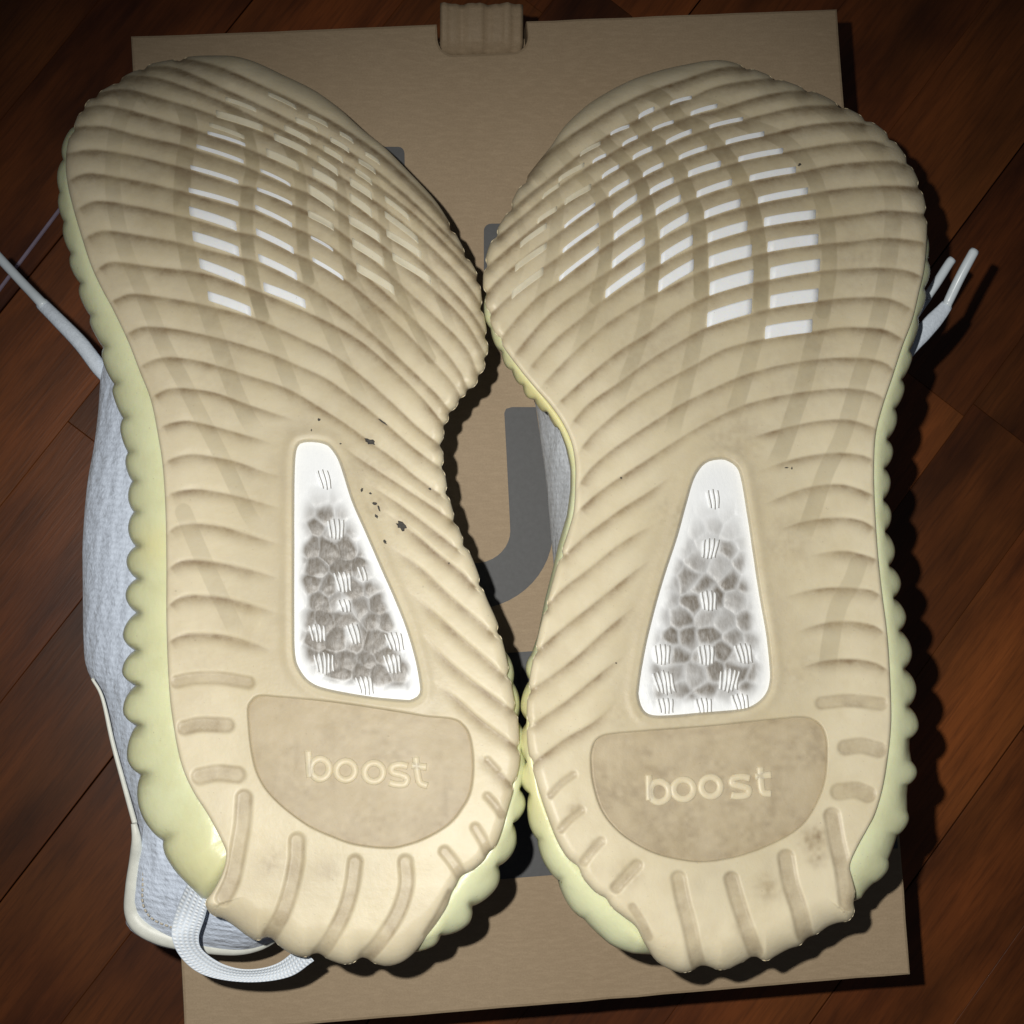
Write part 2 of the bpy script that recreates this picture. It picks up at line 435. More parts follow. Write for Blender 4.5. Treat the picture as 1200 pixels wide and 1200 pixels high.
# ------------------------------------------------------------------ shoes
PX = 0.00027        # one photo pixel on the sole, metres
def make_shoe(D, label):
    sgn = D['side']                       # -1: rolls to the left, +1: rolls to the right
    O = cr(D['outline'], 2.0, True)       # x, y, roll-over radius
    # notches where grooves run out over the edge
    tang = np.roll(O[:, :2], -1, 0) - np.roll(O[:, :2], 1, 0); tang /= np.linalg.norm(tang, axis=1)[:, None]
    nin = np.stack([-tang[:, 1], tang[:, 0]], 1)
    cen = O[:, :2].mean(0)
    if not inside((O[:, :2] + nin * 3)[:50], O[:, :2]).mean() > 0.5: nin = -nin
    def smooth(v, k):
        ker = np.hanning(2 * k + 3)[1:-1]; ker /= ker.sum(); n = len(v)
        w = np.concatenate([v[-k - 1:], v, v[:k + 1]])
        return np.convolve(w, ker, 'same')[k + 1:k + 1 + n]
    grooves = [dict(line=cr([p for p in g[0]], 5.0), A=g[1], e0=g[2], e1=g[3]) for g in D['grooves']]
    slots = [dict(line=cr(s[0], 4.0), r=s[1] * 1.12, A=s[2]) for s in D['slots']]
    notch = np.zeros(len(O))
    for g in grooves:
        for e, flag in ((g['line'][0], g['e0']), (g['line'][-1], g['e1'])):
            if flag:
                d = np.linalg.norm(O[:, :2] - e, axis=1)
                if d.min() < 26 and O[d.argmin(), 2] > 8: notch = np.maximum(notch, 3.9 * np.exp(-(np.linalg.norm(O[:, :2] - O[d.argmin(), :2], axis=1) / 4.2) ** 2))
    for s_ in slots:
        e = s_['line'][-1]
        d = np.linalg.norm(O[:, :2] - e, axis=1)
        if d.min() < 34 and O[d.argmin(), 2] > 8 and s_['r'] > 6.5:
            notch = np.maximum(notch, 4.2 * np.exp(-(np.linalg.norm(O[:, :2] - O[d.argmin(), :2], axis=1) / 9.0) ** 2))
    O[:, :2] += nin * notch[:, None]
    O = np.stack([smooth(O[:, 0], 1), smooth(O[:, 1], 1), O[:, 2]], 1)
    Op = O[:, :2]
    ybase = ([40, 90, 130, 250, 450, 700, 1000, 1150], [.030, .040, .047, .063, .076, .089, .105, .109])
    def zbase(X):
        z = BOX_Z + np.interp(X[:, 1], *ybase)
        # smooth the profile a little
        z = (z + BOX_Z + np.interp(X[:, 1] - 40, *ybase) + BOX_Z + np.interp(X[:, 1] + 40, *ybase)) / 3
        cx = np.interp(X[:, 1], [60, 300, 500, 1100], D['axis'])
        return z - sgn * (X[:, 0] - cx) / 230 * 0.006
    pad = cr(D['pad'], 5.0, True); win = cr(D['window'], 5.0, True)
    def relief(X, want_attr=False):
        n = len(X); h = np.zeros(n); dirt_shade = np.zeros(n); tint = np.zeros(n)
        d, _, par = segdist(X, O[::3], True)
        R = np.interp(par * len(O[::3]), np.arange(len(O[::3]) + 1), np.r_[O[::3, 2], O[0, 2]])
        q = np.clip(1 - d / R, 0, 1)
        R = R * (1 + 0.6 * (1 - sstep(X[:, 1], 180, 380)))
        q = np.clip(1 - d / R, 0, 1)
        h -= R * PX * 0.95 * (1 - np.sqrt(np.clip(1 - q * q, 0, 1)))
        gr = np.zeros(n)
        for g in grooves:
            L = g['line']; k = near(X, L, 26)
            if not len(k): continue
            dd, sd, pr = segdist(X[k], L)
            ln = len(L) * 5.0
            s0 = pr * ln; s1 = (1 - pr) * ln
            f = np.ones(len(k)); fd = np.ones(len(k))
            for e, fl_, s_e in ((L[0], g['e0'], s0), (L[-1], g['e1'], s1)):
                if not fl_: f *= np.clip(0.06 + s_e / 50, 0, 1); fd *= np.clip(0.06 + s_e / 50, 0, 1)
                else:
                    d_ = np.linalg.norm(O[:, :2] - e, axis=1)
                    if d_.min() < 26 and O[d_.argmin(), 2] <= 8: f *= 0.15 + 0.85 * sstep(s_e, -2, 34); fd *= sstep(dd, 9, 0) * 0 + sstep(s_e, -3, 4)
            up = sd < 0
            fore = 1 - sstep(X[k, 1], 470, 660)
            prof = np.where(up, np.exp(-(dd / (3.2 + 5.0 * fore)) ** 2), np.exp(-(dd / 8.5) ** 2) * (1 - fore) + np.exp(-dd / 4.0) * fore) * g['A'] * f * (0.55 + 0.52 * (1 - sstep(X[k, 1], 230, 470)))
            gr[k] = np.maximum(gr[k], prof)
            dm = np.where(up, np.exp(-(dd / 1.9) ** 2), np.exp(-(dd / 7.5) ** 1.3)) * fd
            dirt_shade[k] = np.maximum(dirt_shade[k], dm * (0.76 + 0.14 * (1 - fore)) * (0.75 + 0.5 * vnoise(X[k], 22, 51)))
        for s in slots:
            L = s['line']; k = near(X, L, s['r'] + 8)
            if not len(k): continue
            dd, _, pr = segdist(X[k], L)
            m_ = 1 - sstep(dd, s['r'] - 5.5, s['r'] + 1.5)
            gr[k] = np.maximum(gr[k], m_ * s['A'] * 0.55)
            dirt_shade[k] = np.maximum(dirt_shade[k], (1 - sstep(dd, s['r'] - 3.0, s['r'] + .8)) * 0.46 * (0.7 + 0.6 * vnoise(X[k], 14, 31)))
            rimd = np.exp(-((dd - s['r'] + 3.0) / 2.0) ** 2) * 0.42 * (0.4 + vnoise(X[k], 10, 33))
            dirt_shade[k] = np.maximum(dirt_shade[k], rimd)
        h -= gr * 0.001
        sp_ = signed(X, pad); sw = signed(X, win)
        h -= 0.0016 * sstep(sp_, -1.0, 2.5)
        h += 0.00035 * np.exp(-((sw + 9) / 6.0) ** 2)
        h -= 0.0034 * sstep(sw, -2.5, 3.0)
        edge = np.exp(-((sp_ + 0.5) / 1.5) ** 2) * 0.25
        dirt_shade = np.maximum(dirt_shade, edge)
        mid = (1 - sstep(-sw, 8, 60)) * sstep(-sw, 4, 10) * 0.22
        dirt_shade = np.maximum(dirt_shade, mid)
        blot = vnoise(X, 60, 3) * vnoise(X, 17, 5)
        for (bx_, by_, br, ba) in D['stains']:
            r2 = ((X[:, 0] - bx_) ** 2 + (X[:, 1] - by_) ** 2) / br ** 2
            dirt_shade = np.maximum(dirt_shade, ba * np.exp(-r2) * (0.45 + 0.9 * vnoise(X, 5, 9)))
        dirt_shade = np.clip(dirt_shade + 0.22 * blot + 0.24 * (1 - sstep(X[:, 1], 140, 600)), 0, 1)  # toe ramp paints flash falloff into the colour, blotches are dirt
        for line, hw, a in D['columns']:
            L = cr(line, 6.0); k = near(X, L, hw + 4)
            if not len(k): continue
            dd, _, pr = segdist(X[k], L)
            ln = len(L) * 6.0
            a = a * (1 - sstep(pr * ln, ln - 32, ln - 2)) if a < .5 else a * sstep(pr * ln, 0, 28)
            tint[k] = np.maximum(tint[k], (1 - sstep(dd, hw - 0.8, hw + 0.8)) * a)
        tint *= 1 - 0.6 * np.clip(gr, 0, 1)
        tint = np.clip(tint + 0.26 * sstep(d + 14 * (vnoise(X, 45, 61) - .5), 45, 105) * (0.7 + 0.5 * vnoise(X, 70, 62)), 0, 1)
        return h, dirt_shade, tint
    # ---- outsole mesh : rings from boundary towards a spine
    spine = np.array(D['spine'], float)
    NB, NR = 1950, 190
    B = resample(O, n=NB, closed=True)
    # each boundary point aims at a point on the spine, by its height on the shoe, smoothed
    sy = spine[:, 1]
    yy = np.clip(B[:, 1], sy[0], sy[-1])
    yy = smooth(yy, 30)
    Q = np.stack([np.interp(yy, sy, spine[:, 0]), yy], 1)
    f = np.linspace(0, 1, NR); f = f ** 0.80 * 1.0
    # denser near the edge
    f = 1 - (1 - np.linspace(0, 1, NR)) ** 1.0
    f = np.r_[0, 0.0012, 0.003, 0.006, 0.01, 0.016, np.linspace(0.023, 1, NR - 6)]
    rings = B[None, :, :2] * (1 - f[:, None, None]) + Q[None] * f[:, None, None]
    X = rings.reshape(-1, 2)
    h, dirt_shade, tint = relief(X)
    zz = zbase(X) + h
    V = P(X[:, 0], X[:, 1], zz)
    # side wall under the edge
    wall = []
    Bn = resample(np.c_[O, nin], n=NB, closed=True)[:, 3:5]
    e_z = zz[:NB]
    for dz, dn in ((0.012, 7), (0.006, 3.0), (0.0022, 0.7)):
        k = np.clip(B[:, 2] / 24, 0.25, 1)
        w = B[:, :2] + Bn * (dn * k)[:, None]
        wall.append(P(w[:, 0], w[:, 1], e_z - dz * k))
    V = np.vstack(wall + [V])
    attr = np.zeros((len(V), 2), np.float32); attr[3 * NB:, 0] = dirt_shade; attr[3 * NB:, 1] = tint
    for r in range(3): attr[r * NB:(r + 1) * NB] = attr[3 * NB:4 * NB]
    Fc = ringfaces(len(f) + 3, NB)
    # orientation: want upward normals
    a, b_, c_, _ = Fc[NB * 60]
    nz = np.cross(V[b_] - V[a], V[c_] - V[a])[2]
    if nz < 0: Fc = Fc[:, ::-1].copy()
    c0 = P(cen[0], cen[1], BOX_Z)
    root = empty('sneaker', (float(c0[0]), float(c0[1]), BOX_Z))
    tag(root, label, 'sneaker', 'pair of sneakers lying soles up on the cardboard box')
    outsole = mesh_obj('outsole', V, Fc, M_out, root, True, attr)

    # ---- generic patch laid in / on the sole
    def patch(name, poly, zfun, mat, parent, rings_=14, attrf=None, flip=False, skirt=0.0008):
        poly = np.asarray(poly, float); n = len(poly); c = poly.mean(0)
        fr = np.linspace(0, 1, rings_, endpoint=False)
        G = (poly[None] * (1 - fr[:, None, None]) + c * fr[:, None, None]).reshape(-1, 2)
        z = zfun(G)
        W = P(G[:, 0], G[:, 1], z)
        low = P(poly[:, 0], poly[:, 1], z[:n] - skirt)
        cc = P(c[0], c[1], zfun(c[None])[0])
        W = np.vstack([low, W, cc])
        F = ringfaces(rings_ + 1, n)
        last = rings_ * n
        tri = [(last + i, last + (i + 1) % n, len(W) - 1) for i in range(n)]
        Fl = [tuple(x) for x in F] + tri
        nz = np.cross(W[Fl[n][1]] - W[Fl[n][0]], W[Fl[n][2]] - W[Fl[n][0]])[2]
        if nz < 0: Fl = [t[::-1] for t in Fl]
        at_ = None
        if attrf is not None:
            g = attrf(np.vstack([poly, G, c[None]])); at_ = g
        return mesh_obj(name, W, Fl, mat, parent, True, at_)
    surf = lambda G: zbase(G) + relief(G)[0]

    # heel pad with raised letters
    padz = lambda G: zbase(G) - 0.0010 + 0.00012 * (vnoise(G, 9, 2) - .5)
    def padattr(G):
        sd = signed(G, pad)
        lo = sstep(G[:, 1], G[:, 1].min() + 60, G[:, 1].max() - 10)
        dd = D['paddirt'] * (0.10 + 0.9 * vnoise(G, 26, 7) * vnoise(G, 6, 8) + 0.30 * lo * vnoise(G, 8, 1) + 0.3 * np.exp(-(sd / 9) ** 2))
        return np.stack([np.clip(dd, 0, 1), 0.25 * vnoise(G, 40, 6)], 1)
    pp = pad + (pad.mean(0) - pad) * 0.004
    heel_pad = patch('heel_pad', pp, padz, M_pad, outsole, 46, padattr)
    for kind, strokes in D['letters']:
        VV, FF = [], []
        for pts, closed in strokes:
            L = cr(pts, 1.6, closed) if len(pts) > 2 else cr(pts, 1.6)
            n = len(L)
            t = (np.roll(L, -1, 0) - np.roll(L, 1, 0)) if closed else np.gradient(L, axis=0)
            t /= np.linalg.norm(t, axis=1)[:, None] + 1e-9
            nn = np.stack([-t[:, 1], t[:, 0]], 1)
            hw = 4.1
            prof = [(-1.15, -0.0003), (-1.0, 0.00022), (-0.72, 0.00052), (0, 0.0006), (0.72, 0.00052), (1.0, 0.00022), (1.15, -0.0003)]
            base = sum(len(v) for v in VV)
            rows = []
            for o_, hh in prof:
                G = L + nn * hw * o_
                e = 0 if closed else 0
                rows.append(P(G[:, 0], G[:, 1], zbase(G) - 0.0010 + hh))
            VV.append(np.vstack(rows)); m_ = len(prof)
            for r in range(m_ - 1):
                for i in range(n if closed else n - 1):
                    k = (i + 1) % n; FF.append((base + r * n + i, base + r * n + k, base + (r + 1) * n + k, base + (r + 1) * n + i))
            if not closed:
                FF.append(tuple(base + r * n for r in range(m_))); FF.append(tuple(base + r * n + n - 1 for r in range(m_))[::-1])
        mesh_obj('letter', np.vstack(VV), FF, M_letter, heel_pad, True)

    # arch window: foam pellets under a clear film
    wc = []
    for j in range(16):
        for i in range(9):
            wc.append((win[:, 0].min() - 10 + i * 25 + (12.5 if j % 2 else 0) + rng.uniform(-7, 7), win[:, 1].min() - 5 + j * 21.5 + rng.uniform(-6, 6)))
    wc = np.array(wc); wd = rng.random(len(wc))
    def cell(G):
        G = G + 7 * np.stack([vnoise(G, 19, 71) - .5, vnoise(G, 17, 72) - .5], 1)
        k = np.empty(len(G), int); d1 = np.empty(len(G)); d2 = np.empty(len(G))
        for i in range(0, len(G), 20000):
            dd = np.hypot(G[i:i + 20000, None, 0] - wc[None, :, 0], G[i:i + 20000, None, 1] - wc[None, :, 1])
            s_ = np.argpartition(dd, 1, 1)[:, :2]; r = np.arange(len(dd))
            a_, b2 = dd[r, s_[:, 0]], dd[r, s_[:, 1]]
            k[i:i + 20000] = np.where(a_ < b2, s_[:, 0], s_[:, 1]); d1[i:i + 20000] = np.minimum(a_, b2); d2[i:i + 20000] = np.maximum(a_, b2)
        return k, d1, d2
    y0w, y1w = win[:, 1].min(), win[:, 1].max()
    def winz(G):
        k, d1, d2 = cell(G); sd = signed(G, win)
        am = sstep(sd, 2, 16) * sstep(G[:, 1], y0w + 30, y0w + 90)
        hh = 0.00042 * (1 - (d1 / 15) ** 2) - 0.00005 * np.exp(-((d2 - d1) / 3.0) ** 2)
        hh += 0.0002 * (vnoise(G, 7, 11) - .5) + 0.00008 * (vnoise(G, 3, 12) - .5)
        return zbase(G) - 0.0024 + hh * am + 0.00025 * (vnoise(G, 22, 4) - .5)
    def winattr(G):
        k, d1, d2 = cell(G); sd = signed(G, win)
        g = sstep(sd + 8 * (vnoise(G, 15, 41) - .5), 5, 24) * sstep(G[:, 1], y0w + 40, y0w + 125)
        g *= 0.62 + 0.5 * wd[k] * sstep(d2 - d1, -3, 9)
        g *= 0.66 + 0.34 * sstep(d2 - d1, -5, 15)
        for t_ in D['ticks']: g *= 1 - 0.62 * np.exp(-(np.hypot(G[:, 0] - t_[0], (G[:, 1] - t_[1]) * 0.85) / 10.5) ** 4)
        g *= 0.8 + 0.4 * vnoise(G, 18, 21)
        g *= 1 - 0.55 * sstep(G[:, 1], y1w - 26, y1w - 6)
        return np.stack([np.clip(g * D['windirt'], 0, 1), 0 * g], 1)
    wn = resample(win, n=330, closed=True)
    arch = patch('arch_window', wn, winz, M_foam, outsole, 64, winattr)
    for (cx, cy, nl_, hh_, tilt) in D['ticks']:
        VV, FF = [], []
        for q in range(nl_):
            x = cx + (q - (nl_ - 1) / 2) * 5.0
            t = np.linspace(-1, 1, 9)
            L = np.stack([x + tilt * t * 3 + 0.8 * np.sin(t * 2 + q), cy + t * hh_ * (1 - 0.12 * abs(q - (nl_ - 1) / 2))], 1)
            z0 = winz(L)
            base = q * 27
            for o_, dz in ((-1.25, -0.0003), (0, 0.00055), (1.25, -0.0003)):
                dzv = np.full(9, dz); dzv[[0, -1]] = -0.0003
                VV.append(P(L[:, 0] + o_, L[:, 1], z0 + dzv))
            for r in range(2):
                for i in range(8): FF.append((base + r * 9 + i, base + (r + 1) * 9 + i, base + (r + 1) * 9 + i + 1, base + r * 9 + i + 1))
        nf = len(FF)
        for q in range(nl_):  # thin dark grey strip just right of each ridge
            x = cx + (q - (nl_ - 1) / 2) * 5.0 + 2.1
            t = np.linspace(-1, 1, 9)
            L = np.stack([x + tilt * t * 3 + 0.8 * np.sin(t * 2 + q), cy + t * hh_ * (1 - 0.12 * abs(q - (nl_ - 1) / 2))], 1)
            z0 = winz(L); base = nl_ * 27 + q * 18
            for o_ in (-0.6, 0.6): VV.append(P(L[:, 0] + o_, L[:, 1], z0 + 0.00016))
            for i in range(8): FF.append((base + i, base + 9 + i, base + 9 + i + 1, base + i + 1))
        eo = mesh_obj('embossed_lines', np.vstack(VV), FF, M_inset, arch, True)
        eo.data.materials.append(M_line)
        for pi_ in range(nf, len(eo.data.polygons)): eo.data.polygons[pi_].material_index = 1

    # small white insets seen through the ribs
    for (x0, y0, x1, y1, th, mt_, nm_) in [t + (M_inset, 'white_inset') for t in D['insets']] + [t + (M_pale, 'pale_inset') for t in D['pale']]:
        n = 8; u = np.linspace(0, 1, n); th = th * 1.16 + 1.1; x0 -= .6; x1 += .6
        bow = 1.0 * np.sin(u * math.pi)
        bot = np.stack([x0 + (x1 - x0) * u, y0 + (y1 - y0) * u - bow * 0.6 + 0.3], 1)
        sk = D['skew'] * th
        top = np.stack([x0 + sk + (x1 - x0) * u, y0 + (y1 - y0) * u - th - bow], 1)
        rows = []
        for v in (0, 0.12, 0.5, 0.88, 1):
            G = bot * (1 - v) + top * v
            inset = 0.7 if v in (0, 1) else 0
            G[0, 0] += inset; G[-1, 0] -= inset
            rows.append(G)
        G = np.vstack(rows); z = surf(G) + (0.0005 if mt_ is M_inset else 0.00022)
        W = P(G[:, 0], G[:, 1], z)
        per = [i for i in range(n)] + [r * n + n - 1 for r in range(1, 5)] + [4 * n + i for i in range(n - 2, -1, -1)] + [r * n for r in range(3, 0, -1)]
        low = W[per].copy(); low[:, 2] -= 0.0006
        FF = [(r * n + i, r * n + i + 1, (r + 1) * n + i + 1, (r + 1) * n + i) for r in range(4) for i in range(n - 1)]
        nv = len(W); np_ = len(per)
        FF += [(per[i], nv + i, nv + (i + 1) % np_, per[(i + 1) % np_]) for i in range(np_)]
        mesh_obj(nm_, np.vstack([W, low]), FF, mt_, outsole, True)

    # scuffs
    for (cx, cy, rx, ry, a) in D['scuffs']:
        t = np.linspace(0, 2 * math.pi, 14, endpoint=False)
        rj = 0.55 + 0.6 * rng.random(14)
        px_ = cx + (np.cos(t) * rx * math.cos(a) - np.sin(t) * ry * math.sin(a)) * rj
        py_ = cy + (np.cos(t) * rx * math.sin(a) + np.sin(t) * ry * math.cos(a)) * rj
        patch('scuff_mark', np.stack([px_, py_], 1), lambda G: surf(G) + 0.00015, M_scuff, outsole, 3, None, skirt=0.0003)

    # ---- midsole with rounded scallops
    Mp = []
    for part in D['midsole']:
        if part[0] == 'pts': Mp += [np.array(p, float)[None] for p in part[1]]
        else:
            q = [np.array(p, float) for p in part[1]]      # notch, peak, notch, peak ... notch
            for i in range(0, len(q) - 2, 2):
                A_, K, B_ = q[i], q[i + 1], q[i + 2]
                ab = B_ - A_; tp = np.clip(((K - A_) @ ab) / (ab @ ab), 0.25, 0.75)
                dv = K - (A_ + ab * tp)
                t = np.linspace(0, 1, 14, endpoint=False)
                w_ = np.where(t < tp, t / tp * 0.5, 0.5 + (t - tp) / (1 - tp) * 0.5)
                Mp.append(A_ + ab * t[:, None] + dv * (np.sin(math.pi * w_) ** 0.75)[:, None])
    Mp = np.vstack(Mp)
    NM = 1100
    Mr = resample(Mp, n=NM, closed=True)
    Sm = np.stack([smooth(Mr[:, 0], 26), smooth(Mr[:, 1], 26)], 1)
    tg = np.roll(Sm, -3, 0) - np.roll(Sm, 3, 0); tg /= np.linalg.norm(tg, axis=1)[:, None]
    ni = np.stack([-tg[:, 1], tg[:, 0]], 1)
    if inside(Sm[:60] + ni[:60] * 4, Sm).mean() < 0.5: ni = -ni
    dO, _, par = segdist(Mr, O[::2], True)
    inO = inside(Mr, Op)
    Rl = np.interp(par * len(O[::2]), np.arange(len(O[::2]) + 1), np.r_[O[::2, 2], O[0, 2]])
    w = np.where(inO, 0, dO); w = smooth(np.maximum(w, 10), 14)
    cd_ = np.hypot(Mr[:, 0] - D['corner'][0], Mr[:, 1] - D['corner'][1])
    w = np.maximum(w, D['corner'][2] * np.exp(-(cd_ / 62) ** 4))
    hid = smooth(inO.astype(float), 8)
    Rraw = Rl.copy()
    Rl = np.min([np.roll(Rl, k_) for k_ in range(-34, 35, 2)], axis=0); Rl = smooth(Rl * (1 - hid) + Rraw * hid, 8)
    top = 0.0012 + Rl * PX * 1.02 + hid * 0.006
    rows, attrs = [], []
    th = 0.0105
    scal = np.linalg.norm(Mr - Sm, axis=1) * np.sign(((Mr - Sm) * -ni).sum(1))
    bulge = -smooth(np.maximum(-scal, 0), 1)   # crevices sink a little deeper
    prof = [(-1.0, 1.25, 10, 0.1), (-0.6, 1.75, 9, 0.15), (-0.2, 1.55, 5, .6), (0, 1.25, 0.8, .95)]
    lay = []
    zM = lambda X_, t_, dep: zbase(X_) - top - dep
    for dep, inn_, k in ((0.026, 16, 0.2), (0.022, 8, 0.5), (0.018, 3, 0.85), (0.0145, 0.6, 0.98)):
        X_ = Mr * k + Sm * (1 - k) + ni * inn_; lay.append((X_, np.maximum(zM(X_, 0, dep * np.clip(w / 40 + .45, .5, 1)), BOX_Z + 0.004 + 0.0005 * (3 - len(lay)) * 0)))
    for a_ in (0.0, 0.04, 0.1, 0.2, 0.32, 0.45, 0.6, 0.75, 0.9, 1.05, 1.3):
        k = max(0.0, 1 - a_ / 0.38) ** 0.9
        X_ = Mr * k + Sm * (1 - k) + ni * (w * a_)[:, None]
        dep = th * (1 - math.sqrt(max(0, 1 - (1 - min(a_, 1)) ** 2))) * np.clip(w / 40 + .45, .5, 1) + (0.002 if a_ > 1.1 else 0) + 0.0004 * max(0, a_ - .9)
        dep = dep + np.maximum(-scal, 0) * 0.0004 * k
        lay.append((X_, zM(X_, 0, dep)))
    base_ = lay[-2][0]; lay.pop()
    spy = np.interp(base_[:, 1], spine[:, 1], spine[:, 0]); spy = np.stack([spy, np.clip(base_[:, 1], spine[0, 1] + 20, spine[-1, 1] - 20)], 1)
    for t_ in (0.12, 0.25, 0.4, 0.6):
        X_ = base_ * (1 - t_) + spy * t_; lay.append((X_, zM(X_, 0, 0.0012)))
    W = np.vstack([P(a_[:, 0], a_[:, 1], z_) for a_, z_ in lay])
    XX = np.vstack([a_ for a_, z_ in lay])
    cre = np.exp(-((scal + 2.5) / 2.5) ** 2)
    dm = np.zeros(len(XX)); tm = np.zeros(len(XX))
    for r in range(2, 8): dm[r * NM:(r + 1) * NM] = 0.45 * sstep(-scal, 0.5, 4) * (1 if r > 3 else .7)  # shading of the crevices between scallops put into the colour
    for (bx_, by_, br, ba) in D['midstains']:
        tm = np.maximum(tm, ba * np.exp(-(((XX[:, 0] - bx_) ** 2 + (XX[:, 1] - by_) ** 2) / br ** 2)))
    Fm = ringfaces(len(lay), NM)
    k = NM * 9 + 5
    nz = np.cross(W[Fm[k][1]] - W[Fm[k][0]], W[Fm[k][2]] - W[Fm[k][0]])[2]
    if nz < 0: Fm = Fm[:, ::-1].copy()
    mesh_obj('midsole', W, Fm, M_mid, root, True, np.stack([dm, tm], 1).astype(np.float32))

    # ---- upper
    NU = 420
    cU = np.array(D['center'], float)
    def polar(poly):
        p = cr(poly, 3.0, True) if len(poly) < 100 else poly
        a = np.arctan2(p[:, 1] - cU[1], p[:, 0] - cU[0]); o_ = np.argsort(a); a = a[o_]; r = np.hypot(*(p - cU).T)[o_]
        q = np.linspace(-math.pi, math.pi, NU, endpoint=False)
        rr_ = np.interp(q, np.r_[a - 2 * math.pi, a, a + 2 * math.pi], np.r_[r, r, r])
        return cU + np.stack([np.cos(q), np.sin(q)], 1) * rr_[:, None]
    S0 = polar(Sm + ni * 15); U = polar(np.array(D['upper'], float))
    lay = []
    zt = np.maximum(zbase(S0) - 0.018 - 0.008, BOX_Z + 0.003)
    zm = BOX_Z + (zt - BOX_Z) * D['lift']
    uu = [(-0.3, 0), (0.0, 0), (0.15, .02), (0.35, .1), (0.55, .3), (0.75, .6), (0.9, .86), (1.0, 1.0)]
    for t, s_ in uu:
        t_ = min(max(t, 0), 1)
        bul = math.sin(t_ * math.pi / 2)
        X_ = S0 * (1 - bul) + U * bul
        if t < 0: X_ = S0 + (cU - S0) * 0.15
        lay.append((X_, zt + (zm - zt) * (t_ ** 1.3)))
    for t in (0.25, 0.5, 0.8, 1.0):
        X_ = U + (cU - U) * 0.03 * t ** 2 * 2.2
        lay.append((X_, zm + (BOX_Z + 0.0012 - zm) * t))
    X_ = U + (cU - U) * 0.6; lay.append((X_, np.full(NU, BOX_Z + 0.0011)))
    W = np.vstack([P(a_[:, 0], a_[:, 1], z_) for a_, z_ in lay])
    Fu = ringfaces(len(lay), NU)
    nvec = np.cross(W[Fu[NU * 4][1]] - W[Fu[NU * 4][0]], W[Fu[NU * 4][2]] - W[Fu[NU * 4][0]])
    if nvec[2] < 0: Fu = Fu[:, ::-1].copy()
    mesh_obj('upper', W, Fu, D['knit'], root, True)
    return root, zbase

def tube(name, pts, rad, mat, parent, n=12, squash=1.0, cap=True):
    """pts: world points, rad: list"""
    p = np.array(pts, float); r = np.array(rad, float)
    t = np.gradient(p, axis=0); t /= np.linalg.norm(t, axis=1)[:, None]
    up = np.array([0, 0, 1.0]); s = np.cross(t, up); s /= np.linalg.norm(s, axis=1)[:, None] + 1e-9
    u = np.cross(s, t)
    V, F = [], []
    for i in range(len(p)):
        for k in range(n):
            a = 2 * math.pi * k / n
            V.append(p[i] + s[i] * math.cos(a) * r[i] + u[i] * math.sin(a) * r[i] * squash)
    for i in range(len(p) - 1):
        for k in range(n): F.append((i * n + k, i * n + (k + 1) % n, (i + 1) * n + (k + 1) % n, (i + 1) * n + k))
    F.append(tuple(range(n))[::-1]); F.append(tuple((len(p) - 1) * n + k for k in range(n)))
    return mesh_obj(name, V, F, mat, parent, True)

def cord(name, pts, radpx, mat, parent, squash=1.0, step=3.0):
    c = cr(pts, step)                 # columns x, y, z
    W = P(c[:, 0], c[:, 1], c[:, 2])
    k = (CAM_Z - c[:, 2]) / FPX
    r = (np.interp(np.linspace(0, 1, len(c)), np.linspace(0, 1, len(radpx)), radpx)) * k * 1.15
    return tube(name, W, r, mat, parent, 12, squash)

# ---------------- left shoe data (outline: x, y, roll-over radius in photo pixels)
WR, SE = 32, 4
L = {}
L['side'] = -1; L['axis'] = (240, 310, 360, 420); L['center'] = (345, 600); L['skew'] = -0.12
L['outline'] = [(250,65,WR),(225,66,WR),(200,70,WR),(176,75,WR),(160,82,WR),(144,90,WR),(130,100,18),(111,111,16),(97,125,14),(88,143,12),(80,165,9),(77,190,7),(79,215,6),(86,245,5),
 (97,282,SE),(107,312,SE),(120,340,SE),(132,362,SE),(150,400,SE),(164,436,SE),(177,470,SE),(186,515,SE),(191,550,SE),(194,600,SE),(195,662,SE),(195,725,SE),(197,787,SE),(201,835,SE),(211,890,SE),(225,925,SE),(245,957,SE),(262,990,SE),(265,1003,SE),
 (261,1022,4),(251,1042,5),(241,1056,8),(243,1066,15),(250,1073,26),(262,1077,36),(277,1087,36),(290,1097,36),(303,1103,36),(313,1102,36),(327,1109,36),(342,1118,36),(357,1122,36),(370,1121,36),(385,1125,36),(402,1130,36),(415,1129,36),(424,1126,36),(440,1130,36),(455,1132,36),(470,1128,34),(484,1118,32),(498,1101,28),(512,1082,22),(524,1062,18),(531,1043,14),
 (545,1028,14),(560,1015,14),(577,1000,14),(588,975,14),(595,950,14),(603,922,14),(609,895,14),(609,870,14),(607,840,14),(602,815,14),(594,772,14),(583,730,14),(570,700,14),(556,660,14),(537,617,14),(525,575,14),(520,537,14),(520,512,14),(529,486,15),(545,465,16),(560,448,17),(570,425,18),(572,400,20),(566,360,22),(561,325,22),(547,298,22),(532,270,22),(510,235,22),(475,197,22),(450,172,22),(425,152,22),(395,125,22),(367,105,22),(330,87,22),(300,73,22),(275,66,22)]
def G(pts, A=0.95, e0=True, e1=True): return (pts, A, e0, e1)
